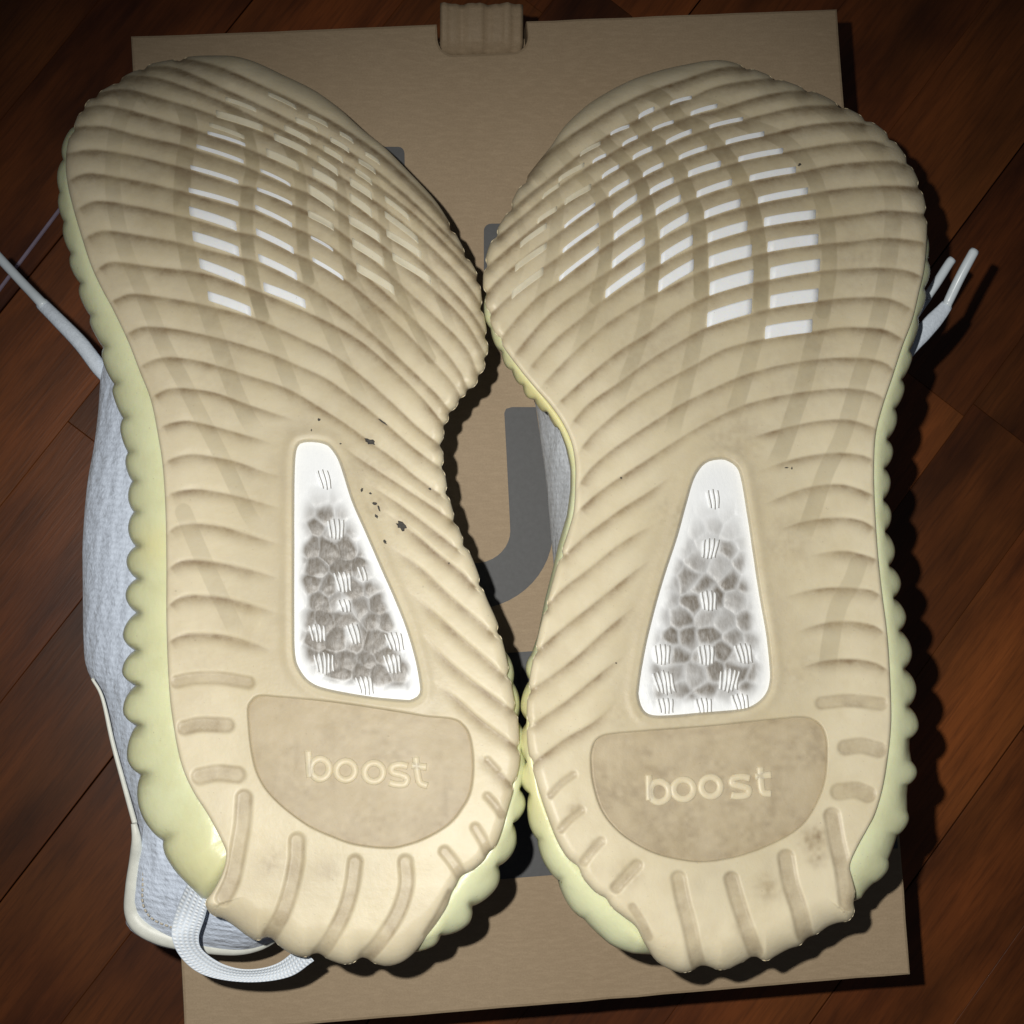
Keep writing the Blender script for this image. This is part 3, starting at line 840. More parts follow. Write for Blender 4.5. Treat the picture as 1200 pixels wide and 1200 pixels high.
L['grooves'] = [
 G([(210,69),(250,77),(300,98),(350,122),(400,150),(450,185),(500,232),(530,268)]),
 G([(168,80),(197,79),(225,88),(262,105),(300,122),(350,147),(400,173),(450,208),(500,252),(547,300)]),
 G([(137,92),(160,90),(187,93),(225,106),(265,122),(310,144),(345,160),(385,181),(425,206),(465,235),(500,265),(535,300),(561,328)]),
 G([(112,112),(135,106),(155,107),(187,116),(225,127),(262,140),(310,157),(337,172),(360,184),(400,208),(440,237),(480,268),(515,300),(545,332),(566,362)]),
 G([(97,128),(118,124),(138,127),(175,137),(215,149),(235,155),(265,166),(287,174),(315,186),(347,201),(370,212),(400,230),(440,260),(480,295),(520,332),(550,364),(570,395)]),
 G([(82,152),(100,149),(125,150),(162,160),(210,171),(232,178),(282,194),(305,204),(342,220),(365,229),(395,247),(430,274),(470,307),(510,342),(545,378),(570,420)]),
 G([(75,182),(95,178),(112,177),(150,182),(212,197),(250,209),(280,218),(300,222),(342,241),(362,250),(395,270),(430,299),(470,335),(510,372),(545,408),(560,440)]),
 G([(82,213),(95,206),(112,205),(150,211),(200,222),(250,236),(280,244),(300,249),(340,266),(365,277),(400,299),(440,334),(480,371),(515,406),(538,436),(548,458)]),
 G([(92,246),(105,239),(120,237),(155,242),(200,252),(225,258),(277,273),(302,278),(345,298),(370,309),(407,331),(440,358),(475,390),(508,425),(530,450),(540,468)]),
 G([(102,279),(115,273),(132,272),(175,279),(212,286),(250,296),(280,303),(302,308),(347,329),(382,350),(412,372),(448,403),(480,433),(510,462),(529,485)]),
 G([(116,316),(128,309),(145,309),(180,314),(235,321),(287,337),(325,352),(350,363),(385,379),(425,403),(462,435),(495,468),(521,500)]),
 G([(132,354),(148,347),(162,346),(200,351),(245,360),(300,375),(350,397),(387,415),(420,439),(458,472),(485,498),(514,522)]),
 G([(150,392),(162,386),(175,384),(212,388),(262,399),(312,414),(350,430),(382,445),(415,468),(450,496),(482,524),(514,548)]),
 G([(166,430),(180,423),(200,420),(237,425),(287,440),(337,457),(375,479),(405,498),(435,520),(460,538),(490,562),(515,580)]),
 G([(181,465),(195,458),(212,456),(250,461),(287,474),(325,487),(350,494)], .9, True, False),
 G([(191,501),(205,496),(225,495),(262,504),(300,515),(325,522)], .85, True, False),
 G([(196,542),(210,536),(232,534),(275,542),(312,555),(337,560)], .85, True, False),
 G([(200,580),(215,576),(237,575),(275,582),(312,592),(335,598)], .8, True, False),
 G([(197,583+0),(200,582),(205,581)], .1, True, False),
 G([(198,583),(212,579)], .1, True, False),
 G([(199,624),(210,617),(232,615),(262,619),(300,631),(335,640)], .8, True, False),
 G([(199,667),(212,659),(232,658),(262,662),(300,671),(333,680)], .8, True, False),
 G([(199,710),(212,701),(232,699),(262,702),(300,712),(335,722)], .8, True, False),
 G([(199,753),(212,746),(230,744),(262,746),(295,755),(325,766)], .8, True, False),
 G([(395,518),(415,534),(440,551),(480,577),(510,597),(530,612)], .8, False, True),
 G([(425,565),(450,580),(480,601),(510,624),(535,644)], .7, False, True),
 G([(447,598),(480,622),(510,648),(540,672),(556,688)], .8, False, True),
 G([(455,640),(490,665),(525,698),(555,724),(577,743)], .85, False, True),
 G([(475,690),(510,721),(540,748),(570,774),(590,792)], .85, False, True),
 G([(492,742),(525,776),(562,806),(600,833)], .85, False, True),
 G([(505,798),(535,820),(562,844),(605,876)], .85, False, True),
 G([(571,892),(582,903),(597,918)], .6, True, True),
]
L['grooves'] = [g for g in L['grooves'] if g[1] > .2]
L['slots'] = [([(207,799),(228,795),(260,795),(291,800)], 8, .9), ([(216,853),(235,849),(266,850)], 9, .9), ([(234,910),(255,906),(278,908)], 10, .9),
 ([(286,935),(284,965),(279,995),(272,1030),(262,1052)], 10, 1.1), ([(348,985),(347,1010),(341,1040),(331,1070),(316,1097)], 9.5, 1.1), ([(416,1010),(412,1040),(402,1072),(384,1105),(374,1118)], 9, 1.1),
 ([(475,1010),(476,1038),(466,1070),(446,1102),(428,1122)], 9, 1.1), ([(527,1045),(514,1070),(499,1095)], 4, .8), ([(521,998),(532,1012),(543,1030)], 7.5, 1.0),
 ([(557,970),(566,985),(572,1000)], 6.5, .9), ([(571,933),(580,943),(588,955)], 5.5, .9), ([(571,891),(582,903)], 5.5, .8)]
L['pad'] = [(290,835),(293,823),(303,815),(325,816),(350,818),(390,822),(433,828),(470,834),(500,839),(530,842),(543,849),(551,863),(555,893),(552,927),(540,950),(525,967),(500,982),(478,990),(455,994),(417,990),(390,981),(360,967),(327,942),(306,917),(295,885)]
L['window'] = [(348,523),(354,518),(367,517),(382,520),(390,527),(399,543),(413,587),(430,626),(450,672),(465,706),(478,740),(488,775),(493,803),(492,814),(484,820),(474,821),(433,817),(383,808),(362,799),(350,784),(345,768),(344,733),(344,650),(344,580),(345,540)]
L['letters'] = [
 ('b', [([(361,880),(363,911)], False), ([(364,901),(367,893),(375,889),(383,893),(386,901),(383,909),(375,913),(367,909)], True)]),
 ('o', [([(405+11*math.cos(a),903+11*math.sin(a)) for a in np.linspace(0,2*math.pi,10,endpoint=False)], True)]),
 ('o', [([(438+11*math.cos(a),905+11*math.sin(a)) for a in np.linspace(0,2*math.pi,10,endpoint=False)], True)]),
 ('s', [([(478,898),(468,896),(459,899),(460,905),(470,908),(477,912),(474,919),(463,919),(456,917)], False)]),
 ('t', [([(487,887),(489,905),(492,917),(501,921)], False), ([(482,897),(500,899)], False)])]
L['insets'] = [(244,157,287,171,2),(231,173,285,191,2.5),(224,198,279,215,3),(222,225,279,241,3.5),(223,252,277,270,8),(227,282,280,300,9),(235,314,287,335,9),(245,352,294,370,8.5),
 (306,201,340,218,1.8),(302,223,342,240,2.2),(300,245,342,266,3.5),(301,275,344,297,5.5),(304,306,348,328,6.5),(310,341,358,361,8),(365,279,390,294,1.5),(367,306,402,328,3)]
L['pale'] = [(313,183,350,200,7),(322,164,360,182,6),(334,153,364,169,5),(347,143,372,155,4),(362,138,384,149,3.5),(315,112,347,128,3),(367,206,395,223,8),(373,190,396,206,6),(380,177,402,191,5),(388,166,409,179,4),(399,158,414,168,3),
 (363,227,392,247,9),(362,254,391,270,6),(411,236,436,255,8),(411,217,436,234,7),(417,203,436,217,5),(421,191,440,204,4),(429,182,445,193,3),(410,262,445,284,8),(414,289,450,313,8),(419,318,462,345,8),
 (452,236,480,259,5),(452,255,490,285,6),(454,277,494,303,6.5),(461,305,505,333,7),(254,137,308,154,6),(246,148,286,163,3),(265,118,300,131,3)]
L['columns'] = [
 ([(262,110),(285,150),(294,178),(296,197),(292,217),(289,240),(289,275),(292,303),(298,337),(308,372)], 8, .8), ([(308,372),(325,410),(340,450),(352,480)], 9, .32),
 ([(322,140),(345,185),(352,215),(353,245),(354,270),(356,300),(362,328)], 7, .8), ([(362,328),(375,360),(392,400),(410,440),(430,480)], 8, .32),
 ([(375,165),(392,200),(402,240),(404,290),(412,325)], 6.5, .7), ([(412,325),(430,360),(450,400),(470,440)], 7, .36),
 ([(420,180),(445,230),(452,280),(460,320),(480,370),(505,420)], 6, .7),
 ([(470,220),(490,270),(500,310),(520,360),(535,400)], 5, .4),
 ([(210,110),(222,150),(216,190),(213,230),(215,270),(222,310)], 10, .6), ([(222,310),(238,350),(255,400),(272,450),(290,490),(304,510)], 10, .34),
 ([(160,95),(138,150),(132,200),(135,245),(147,295),(160,325),(174,360),(193,407),(212,442),(232,482),(252,520),(270,557),(290,600),(305,622)], 9, .36),
 ([(215,600),(230,637),(250,682),(270,725),(282,750)], 10, .30)]
L['scuffs'] = [(434,518,8,3.5,.35),(470,616,7.5,5,.7),(439,590,4,2.2,.5),(444,596,4,1.5,1.2),(441,605,3,2,.9),(434,578,2,1.4,.2),(424,574,1.6,3,.3),(451,635,3.4,2,.9),(374,492,1.8,2,.0),(365,504,1,1.6,0),(448,494,7,1.3,.6),(399,520,1.5,1,0),
 (360,818+12,1.3,1,0),(459,967,1.3,1.6,0),(483,862,1.1,1,0),(421,851,1.6,.9,.4),(504,573,2,1.4,.5),(526,660,1.2,1,0)]
L['stains'] = [(470,616,13,.55),(434,518,13,.45),(441,592,16,.5),(340,250,60,.22),(450,350,60,.2),(250,430,70,.15),(430,560,40,.28),(315,1010,18,.35),(385,1020,16,.30),(290,700,60,.10),(240,780,40,.12)]
L['midstains'] = [(180,640,30,.5),(235,1020,60,.4),(170,700,200,.15)]
L['paddirt'] = 0.7; L['windirt'] = 1.75
L['ticks'] = [(379,562,3,12,.8),(393,620,4,13,.2),(402,682,4,14,.7),(424,672,2,9,.5),(372,742,4,12,.5),(414,743,3,13,.9),(462,752,4,12,.9),(380,777,5,14,.4),(460,778,4,13,.7),(427,803,4,12,.6),(403,710,3,8,.5)]
L['spine'] = [(240,190),(285,300),(345,450),(385,600),(405,750),(422,930)]
L['upper'] = [(122,410),(118,440),(115,483),(110,523),(102,570),(97,633),(97,683),(98,757),(103,787),(118,817),(130,870),(143,917),(156,957),(156,990),(150,1027),(147,1067),(150,1087),(173,1103),(200,1112),(243,1117),(283,1117),(313,1108),(350,1085),(420,1080),(500,1050),(560,980),(580,900),(560,800),(520,700),(490,600),(485,520),(500,450),(520,380),(510,320),(450,230),(350,150),(250,110),(170,125),(120,160),(105,220),(110,300),(118,370)]
L['knit'] = M_knit; L['lift'] = 0.66; L['corner'] = (232, 1020, 50)
L['midsole'] = [('pts', [(250,74),(200,80),(150,98),(110,124),(88,148)]),
 ('sc', [(84,150),(73,170),(74,187),(67,203),(70,225),(68,240),(75,260),(74,276),(83,297),(82,311),(94,332),(93,346),(106,370),(106,381),(121,407),(120,422),(134,450),(132,461),(144,490),(141,505),(150,530),(147,544),(155,564),(150,583),(157,600),(150,620),(159,640),(148,658),(160,678),(147,697),(160,718),(144,744),(158,762),(143,787),(159,803),(144,833),(160,850),(149,888),(165,908),(164,950),(191,985),(195,1005),(217,1033)]),
 ('pts', [(237,1053),(252,1060),(275,1073),(300,1086),(330,1096),(370,1108),(430,1117),(468,1113)]),
 ('sc', [(478,1116),(508,1109),(516,1096),(548,1084),(553,1062),(582,1040),(584,1015),(604,993),(601,965),(616,945),(609,925),(617,900),(611,880),(615,862),(606,845),(609,820),(601,800),(601,780),(590,762)]),
 ('pts', [(570,712),(545,645),(520,590),(512,537),(512,505),(530,475),(552,440),(560,400),(555,360),(545,320),(505,245),(445,182),(390,137),(330,100),(290,84)])]
rootL, zL = make_shoe(L, 'left sneaker lying sole up, its pale blue knit side and heel pull loop showing')

# ---------------- right shoe data
Rr = {}
Rr['side'] = 1; Rr['axis'] = (850, 830, 850, 860); Rr['center'] = (848, 600); Rr['skew'] = 0.05
Rr['outline'] = [(850,71,22),(830,71,22),(812,74,22),(775,82,22),(737,95,22),(700,115,22),(680,130,22),(660,150,22),(645,172,22),(625,197,22),(607,222,22),(595,247,22),(582,270,22),(571,295,22),(566,325,20),(568,352,16),(576,382,12),(590,407,8),(610,434,6),(630,458,6),(645,475,6),(660,497,6),(670,520,6),(674,545,7),(674,570,7),(672,600,8),(665,625,8),(655,655,9),(645,690,9),(634,730,9),(625,770,9),(619,807,9),(617,845,10),(619,880,12),(627,912,14),(639,950,14),(655,990,14),(677,1022,14),(705,1054,14),(730,1074,14),(745,1086,15),(755,1105,22),(768,1125,32),(785,1136,36),(800,1140,36),(815,1138,36),(830,1134,36),(843,1137,36),(855,1135,36),(868,1129,36),(882,1125,36),(897,1127,36),(910,1120,36),(925,1112,36),(942,1107,36),(957,1096,36),(970,1086,36),(984,1081,34),(995,1079,28),(1003,1067,16),(1004,1052,10),(999,1030,6),(996,1013,SE),(1006,990,SE),(1016,972,SE),(1026,952,SE),(1035,920,SE),(1041,882,SE),(1044,850,SE),(1044,820,SE),(1042,775,SE),(1039,737,SE),(1033,690,SE),(1028,640,SE),(1025,590,SE),(1024,550,SE),(1026,510,SE),(1034,477,SE),(1046,441,SE),(1057,407,SE),(1069,375,SE),(1077,342,SE),(1083,315,5),(1086,280,7),(1086,250,12),(1081,225,16),(1071,200,18),(1056,175,20),(1035,152,20),(1007,134,20),(985,123,20),(965,112,20),(940,102,20),(907,90,20),(875,78,20)]
Rr['grooves'] = [
 G([(875,79),(850,80),(832,84),(800,95),(762,108),(725,125),(690,146),(660,166),(630,190),(614,212)][::-1], .9),
 G([(907,93),(890,94),(868,97),(838,103),(810,115),(786,124),(749,140),(716,158),(685,178),(655,202),(625,225),(600,246)][::-1]),
 G([(945,108),(925,108),(888,115),(840,130),(810,137),(765,154),(730,173),(695,193),(657,218),(620,248),(584,278)][::-1]),
 G([(985,125),(965,125),(937,126),(900,134),(870,142),(832,152),(781,171),(742,189),(706,211),(657,243),(612,279),(573,312)][::-1]),
 G([(1012,146),(995,144),(975,145),(940,149),(895,160),(850,171),(796,189),(754,209),(714,232),(697,243),(662,269),(620,299),(588,326),(569,346)][::-1]),
 G([(1035,170),(1020,166),(990,168),(955,173),(917,180),(866,191),(807,209),(762,230),(719,257),(701,268),(660,298),(625,324),(600,346),(577,368)][::-1]),
 G([(1060,194),(1045,190),(1012,191),(975,195),(932,204),(879,214),(817,233),(769,254),(720,283),(701,296),(656,331),(632,348),(608,372),(590,394)][::-1]),
 G([(1075,221),(1050,219),(1012,220),(975,224),(946,229),(889,240),(826,258),(774,281),(718,316),(685,338),(650,364),(625,390),(604,416)][::-1]),
 G([(1083,252),(1070,250),(1037,248),(1000,253),(955,258),(896,267),(830,286),(775,311),(710,351),(680,375),(650,400),(622,431)][::-1]),
 G([(1083,288),(1077,284),(1037,280),(1000,284),(958,288),(900,297),(831,316),(772,344),(755,353),(712,380),(670,417),(638,450)][::-1]),
 G([(1079,325),(1065,319),(1037,315),(1000,316),(960,319),(903,329),(850,341),(800,363),(762,390),(725,413),(688,443),(656,472)][::-1]),
 G([(1067,363),(1050,354),(1032,350),(1000,350),(958,354),(903,363),(880,369),(829,385),(800,400),(762,423),(725,450),(692,473),(672,495)][::-1]),
 G([(1057,398),(1040,389),(1025,386),(987,385),(951,390),(897,398),(850,410),(812,430),(770,453),(732,478),(700,505),(682,526)][::-1]),
 G([(1047,435),(1035,426),(1012,421),(975,421),(925,427),(875,440),(837,456),(800,474),(770,493),(725,523),(695,548),(680,568)][::-1]),
 G([(1035,468),(1022,461),(1000,457),(975,457),(925,463),(875,475),(837,492),(800,513),(762,538),(725,562),(700,580),(680,598)][::-1]),
 G([(1028,505),(1015,499),(990,493),(950,496),(900,508),(862,520)][::-1], .8, False, True),
 G([(1022,540),(1010,535),(985,532),(950,535),(915,544),(880,556)][::-1], .8, False, True),
 G([(1022,581),(1005,574),(982,569),(945,573),(905,588),(885,597)][::-1], .8, False, True),
 G([(1024,620),(1010,612),(985,608),(945,612),(905,624)][::-1], .8, False, True),
 G([(1027,657),(1010,651),(985,647),(945,652)][::-1], .8, False, True),
 G([(1031,699),(1020,693),(990,690),(955,692),(915,702)][::-1], .8, False, True),
 G([(1035,743),(1025,735),(1000,730),(970,731),(930,742)][::-1], .8, False, True),
 G([(1039,786),(1025,778),(1000,774),(965,776),(930,786)][::-1], .8, False, True),
 G([(796,552),(760,578),(730,597),(692,625),(662,652)][::-1], .85),
 G([(775,610),(730,637),(692,667),(662,690),(640,712)][::-1], .85),
 G([(768,652),(755,662),(720,690),(685,718),(655,742),(630,764)][::-1], .85),
 G([(752,704),(705,745),(675,772),(645,795),(622,810)][::-1], .85),
 G([(740,762),(705,790),(668,820),(628,848)][::-1], .85),
 G([(730,815),(700,845),(665,866),(628,893)][::-1], .85),
]
# inner ends of the last ones fade at the inner side (their last point)
Rr['grooves'] = [(g[0], g[1], g[2], (False if i >= 23 else g[3])) for i, g in enumerate(Rr['grooves'])]
Rr['slots'] = [([(963,824),(995,821),(1033,825)], 8, .9), ([(991,876),(1010,874),(1030,879)], 9.5, .9), ([(983,928),(1003,926),(1017,931)], 10, .9),
 ([(975,956),(980,985),(988,1020),(993,1058)], 10, 1.1), ([(921,1005),(926,1035),(936,1065),(943,1095)], 10, 1.1), ([(857,1030),(864,1055),(874,1085),(885,1115)], 9, 1.1),
 ([(795,1029),(800,1055),(808,1085),(815,1118),(819,1132)], 9, 1.1), ([(741,1063),(752,1080),(760,1098)], 5.5, .5),
 ([(746,1014),(734,1027),(722,1040)], 7.5, 1.0), ([(704,986),(693,998),(684,1010)], 6, .9), ([(681,950),(668,960),(657,972)], 5.5, .9), ([(672,908),(658,918),(645,932)], 5, .9)]
Rr['pad'] = [(692,890),(695,872),(703,863),(720,859),(767,855),(833,850),(900,843),(940,840),(957,845),(967,858),(970,882),(966,920),(950,955),(932,974),(907,988),(880,999),(855,1006),(825,1010),(800,1008),(770,1001),(745,989),(723,973),(705,950),(695,920)]
Rr['window'] = [(850,538),(838,538),(828,541),(820,548),(812,562),(803,592),(792,632),(780,668),(767,712),(755,762),(748,806),(748,818),(753,832),(764,839),(790,839),(820,836),(867,832),(885,826),(897,815),(902,803),(903,785),(899,745),(891,700),(884,655),(876,600),(869,560),(863,546)]
Rr['letters'] = [
 ('b', [([(760,908),(761,938)], False), ([(762,928),(765,919),(773,916),(781,920),(784,928),(781,936),(773,940),(765,937)], True)]),
 ('o', [([(801+11.8*math.cos(a),925+11.5*math.sin(a)) for a in np.linspace(0,2*math.pi,10,endpoint=False)], True)]),
 ('o', [([(833+11.3*math.cos(a),922+11.3*math.sin(a)) for a in np.linspace(0,2*math.pi,10,endpoint=False)], True)]),
 ('s', [([(879,912),(869,910),(860,912),(858,918),(867,921),(877,924),(876,931),(866,933),(857,932)], False)]),
 ('t', [([(891,899),(892,920),(895,929),(904,930)], False), ([(885,910),(904,908)], False)])]
Rr['insets'] = [(786,122.5,810,115.5,2),(749,139,766,130,3.5),(716,158,737,149,2),(810,135,840,126,3),(765,153,789,144,2),(730,171,747,162,2.5),(695,191,710,183,2),(832,150,870,141,2.5),(781,169,810,156,3.5),(742,187,764,176,3.5),(706,209,725,197,3),
 (851,169,895,159,3.5),(796,187,828,175,3.5),(754,207,777,195,3.5),(714,230,737,215,4),(662,267,697,241,2.5),(866,189,917,179,4),(807,207,844,195,5),(762,228,789,214,5),(719,255,746,235,6),(660,296,701,266,3.5),
 (879,212,932,202,5),(817,231,857,217,5.5),(769,252,797,236,6),(720,281,752,259,6),(656,329,701,294,4),(889,238,946,227,5.5),(826,256,867,242,7),(774,279,806,259,8),(718,314,755,287,7),
 (896,265,955,256,8),(830,284,875,270,9),(775,309,811,287,9.5),(710,349,755,317,7.5),(900,295,958,286,9.5),(831,314,880,300,11),(772,342,812,317,11),(903,327,960,317,11),(832,346,882,331,12.5),(903,361,958,353,12),(829,383,880,367,14),(897,397,951,389,12)]
Rr['pale'] = [(662,240,692,222,5),(630,262,652,247,4),(655,213,684,196,4),(680,183,703,170,3),(636,233,655,219,3),(610,290,640,268,5),(604,318,640,292,6),(600,350,636,322,7)]
Rr['columns'] = [
 ([(820,118),(852,133),(885,150),(910,160),(935,180),(952,205),(963,235),(969,262),(972,300),(970,330),(964,365)], 9, .55), ([(964,365),(952,407),(942,450),(932,480),(917,525),(902,555)], 10, .36),
 ([(745,105),(775,115),(799,142),(821,150),(839,170),(855,188),(868,210),(878,235),(885,262),(890,294),(892,325),(891,360)], 9, .85), ([(891,360),(886,392),(877,427),(865,468),(855,500)], 9.5, .36),
 ([(730,118),(756,157),(773,171),(787,188),(798,205),(807,228),(816,250),(820,282),(821,310),(822,345)], 9, .85), ([(822,345),(817,385),(808,430),(795,480),(785,520)], 9, .34),
 ([(690,150),(720,178),(733,190),(746,206),(754,225),(760,250),(764,280),(765,310),(763,345)], 8, .85), ([(763,345),(750,400),(735,440),(720,480)], 8, .34),
 ([(650,170),(690,215),(704,233),(710,258),(711,285),(707,318),(698,350)], 7.5, .65), ([(698,350),(685,390),(670,430)], 7, .34),
 ([(630,205),(652,235),(651,270),(645,310),(635,345),(625,380)], 7, .4), ([(605,250),(615,290),(600,340)], 5, .3),
 ([(940,110),(985,140),(1020,175),(1040,210),(1047,240),(1046,270),(1042,300),(1037,332),(1030,370),(1020,405),(1007,445),(997,480),(985,517),(967,555),(952,600),(937,640)], 10, .40),
 ([(1006,660),(998,682),(982,712),(973,755),(968,800)], 10.5, .34)]
Rr['scuffs'] = [(937,193,2.6,1.6,-.6),(728,560,1.4,1.4,0),(922,548,2.6,1.2,0),(928,549,1.2,1.8,0),(722,777,1.2,1,0),(835,936,2,1,0),(861,935,2,1,0),(943,910,4,1,-.3),(936,928,3,1.4,.5),(789,890,1.3,1,0),(655,832+200,1,1,0)]
Rr['stains'] = [(760,420,80,.15),(940,440,60,.18),(850,200,90,.2),(1010,300,50,.2),(955,985,16,.8),(957,1005,12,.5),(898,1040,15,.55),(870,1085,10,.4),(675,950,10,.5),(697,992,8,.5),(735,1025,14,.5),(800,1060,8,.4),(815,1100,9,.45),(990,1040,9,.45),(860,520,40,.35),(790,600,35,.3),(915,640,45,.26),(770,700,35,.2),(925,780,40,.25),(735,830,30,.3),(800,845,70,.25)]
Rr['midstains'] = [(640,920,60,.6),(615,840,60,.7),(640,470,80,.9)]
Rr['paddirt'] = 1.0; Rr['windirt'] = 1.05
Rr['ticks'] = [(835,585,3,12,.3),(831,643,4,13,-.6),(830,704,4,13,.2),(775,767,4,13,.1),(827,768,4,13,.2),(871,766,4,13,.8),(778,800,5,15,.9),(854,797,5,15,-.6),(779,827,4,10,.3),(824,827,4,10,.4),(867,823,4,11,.7)]
Rr['spine'] = [(850,190),(830,300),(840,450),(850,600),(845,750),(845,940)]
Rr['upper'] = [(603,400),(615,440),(628,477),(634,520),(640,563),(645,620),(651,688),(652,730),(645,800),(645,880),(665,980),(720,1060),(800,1105),(900,1100),(970,1050),(1015,960),(1030,880),(1028,780),(1018,700),(1008,600),(1010,520),(1035,430),(1055,330),(1050,250),(1005,180),(930,130),(850,110),(760,130),(680,185),(625,270),(600,340)]
Rr['knit'] = M_knit2; Rr['lift'] = 0.5; Rr['corner'] = (1030, 1030, 36)
Rr['midsole'] = [('pts', [(850,82),(780,95),(710,124),(665,160),(625,214),(595,270),(578,320)]),
 ('sc', [(568,350),(568,372),(575,385),(580,404),(588,412),(592,428),(600,434),(606,448),(613,452),(617,465),(626,468),(635,482),(641,482),(650,500),(654,500),(662,522),(663,525),(668,548),(668,552)]),
 ('pts', [(668,575),(664,605),(655,635),(648,665),(638,705),(630,745)]),
 ('sc', [(622,768),(616,783),(621,797),(610,827),(619,845),(609,868),(618,893),(609,912),(620,930),(619,962),(630,984),(637,1010),(654,1032),(667,1062),(684,1077),(698,1092),(714,1106),(728,1113),(745,1118)]),
 ('pts', [(770,1119),(800,1127),(840,1124),(870,1116),(920,1100),(960,1080),(985,1067),(1001,1056)]),
 ('sc', [(1010,1052),(1014,1045),(1024,1035),(1040,1021),(1041,1007),(1047,992),(1051,979),(1065,962),(1061,947)]),
 ('pts', [(1063,932)]),
 ('sc', [(1064,920),(1075,905),(1065,890)]),
 ('pts', [(1066,878)]),
 ('sc', [(1066,866),(1077,850),(1065,828),(1074,806),(1060,784),(1069,763),(1055,739),(1062,721),(1047,701),(1056,682),(1042,663),(1049,644),(1037,623),(1045,603),(1035,586),(1044,566),(1037,549),(1047,530),(1040,515),(1051,496),(1049,479),(1060,458),(1057,445),(1069,421),(1066,411),(1076,385),(1076,372),(1085,350),(1083,338),(1090,320),(1087,305),(1089,288),(1086,275)]),
 ('pts', [(1078,245),(1066,210),(1040,170),(1000,142),(950,117),(900,98)])]
rootR, zR = make_shoe(Rr, 'right sneaker lying sole up, many white windows in its forefoot, heel pad dirtier')

# ---------------- left shoe extras: collar trim, stitches, pull loop, lace
z0 = BOX_Z + 0.057
rim = cord('collar_rim', [(157,965,z0+.009),(160,985,z0+.008),(159,1010,z0+.004),(156,1040,z0+.002),(156,1068,z0),(166,1085,z0),(190,1097,z0),(220,1104,z0),(255,1109,z0),(285,1109,z0),(310,1102,z0),(330,1090,z0)], [3,6,7.5,8.5,9.5,9.5,9,8.5,8.5,8,6], M_rim, rootL, 0.8)
st = cr([(170,985),(169,1010),(167,1040),(168,1062),(180,1078),(205,1088)], 6.0)
for i in range(len(st) - 1):
    a = st[i]; b_ = a + (st[i + 1] - a) * 0.6
    cord('stitch', [(a[0], a[1], z0 + .0075), (b_[0], b_[1], z0 + .0075)], [1.0, 1.0], M_thread, rim, 1, 1.5)
cord('piping', [(108,795,z0-.001),(120,818,z0-.001),(132,870,z0-.001),(145,918,z0+.001),(158,965,z0+.005)], [1.5,2.2,2.4,2.8], M_rim, rootL)
# pull loop: a webbing ribbon given by its two edges
le = cr([(222,1030,.050),(207,1065,.046),(201,1095,.050),(212,1122,.048),(240,1143,.046),(290,1151,.045),(338,1145,.046),(368,1126,.050)], 3)
n = 90
le = resample(le, n=n); re = resample(cr([(246,1050,.052),(240,1075,.050),(233,1098,.046),(238,1114,.044),(262,1130,.042),(292,1136,.041),(325,1129,.042),(352,1108,.046)], 3), n=n)
mW = 9; V = []; A = []
for s_ in (0, 1):
    for j in range(mW):
        v = j / (mW - 1); q = le * (1 - v) + re * v
        zz = BOX_Z + q[:, 2] + 0.036 + 0.001 * math.sin(v * math.pi) - (0.0016 if s_ else 0)
        V.append(P(q[:, 0], q[:, 1], zz)); A.append(np.stack([np.linspace(0, 1, n) * 3.0, np.full(n, v)], 1))
V = np.vstack(V); A = np.vstack(A)
F = []
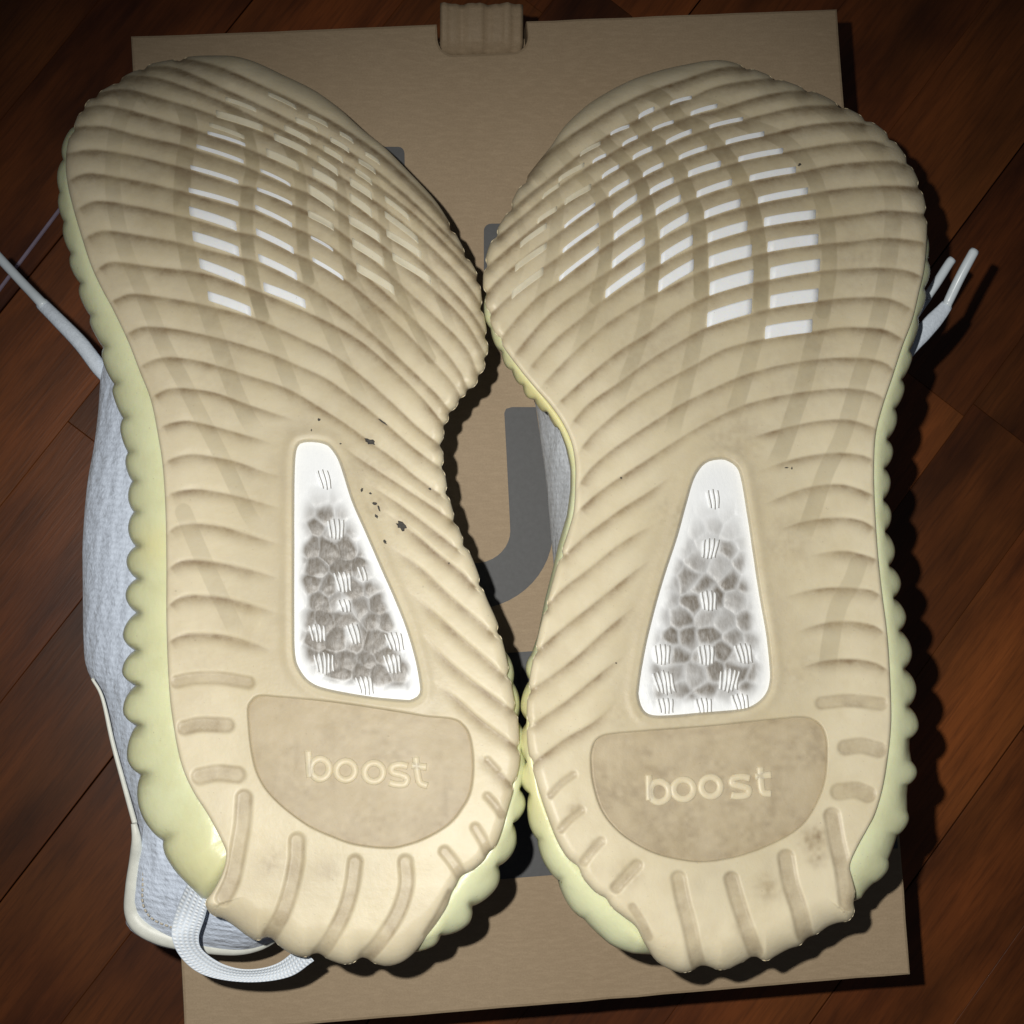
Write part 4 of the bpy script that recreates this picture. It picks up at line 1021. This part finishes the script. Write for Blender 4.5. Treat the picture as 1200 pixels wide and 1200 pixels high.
for s_ in (0, 1):
    for j in range(mW - 1):
        for i in range(n - 1):
            q = [(s_ * mW + j) * n + i, (s_ * mW + j) * n + i + 1, (s_ * mW + j + 1) * n + i + 1, (s_ * mW + j + 1) * n + i]
            F.append(tuple(q) if s_ else tuple(q[::-1]))
for j in (0, mW - 1):
    for i in range(n - 1): F.append((j * n + i, j * n + i + 1, (mW + j) * n + i + 1, (mW + j) * n + i))
mesh_obj('pull_loop', V, F, M_web, rootL, True, A)
zl = BOX_Z + 0.03
lace = cord('lace', [(140,455,zl-.004),(118,433,zl),(95,403,zl),(70,377,zl-.002),(48,355,zl-.006)], [7.5,8,7.8,7.2,6.5], M_lace, rootL, 0.75)
cord('aglet', [(52,359,zl-.005),(46,352,zl-.006),(25,330,zl-.012),(0,303,zl-.018),(-12,290,zl-.02)], [5.6,5,4.8,4.8,4.8], M_aglet, lace)
lace = cord('lace', [(1050,430,zl),(1070,403,zl),(1088,383,zl),(1103,366,zl),(1110,357,zl)], [7,8,9.5,9,6.5], M_lace, rootR, 0.4)
cord('aglet', [(1109,359,zl),(1112,352,zl),(1125,325,zl+.003),(1139,299,zl+.005),(1142,294,zl+.005)], [5,5.4,5.4,5.4,5.2], M_aglet, lace)
lace = cord('lace', [(1060,385,zl-.012),(1075,365,zl-.012),(1088,347,zl-.012)], [4,5,4.5], M_lace, rootR, 0.5)
cord('aglet', [(1085,350,zl-.012),(1098,331,zl-.012),(1112,309,zl-.012),(1116,304,zl-.012)], [4.8,4.9,4.9,4.7], M_aglet, lace)

# added strip with painted reflection along one joint, lower end under the left lace
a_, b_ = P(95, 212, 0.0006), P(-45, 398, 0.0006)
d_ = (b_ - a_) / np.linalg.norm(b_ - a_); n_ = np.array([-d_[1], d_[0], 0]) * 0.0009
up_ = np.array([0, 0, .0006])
mesh_obj('reflection_streak', [a_ - n_, b_ - n_, b_ + n_, a_ + n_, a_ - n_ * .6 + up_, b_ - n_ * .6 + up_, b_ + n_ * .6 + up_, a_ + n_ * .6 + up_],
         [(4, 5, 6, 7), (0, 1, 5, 4), (1, 2, 6, 5), (2, 3, 7, 6), (3, 0, 4, 7)], simple('pale_lilac_reflection', (0.36, 0.30, 0.40), 0.3, 90, 0.35), floor, False)
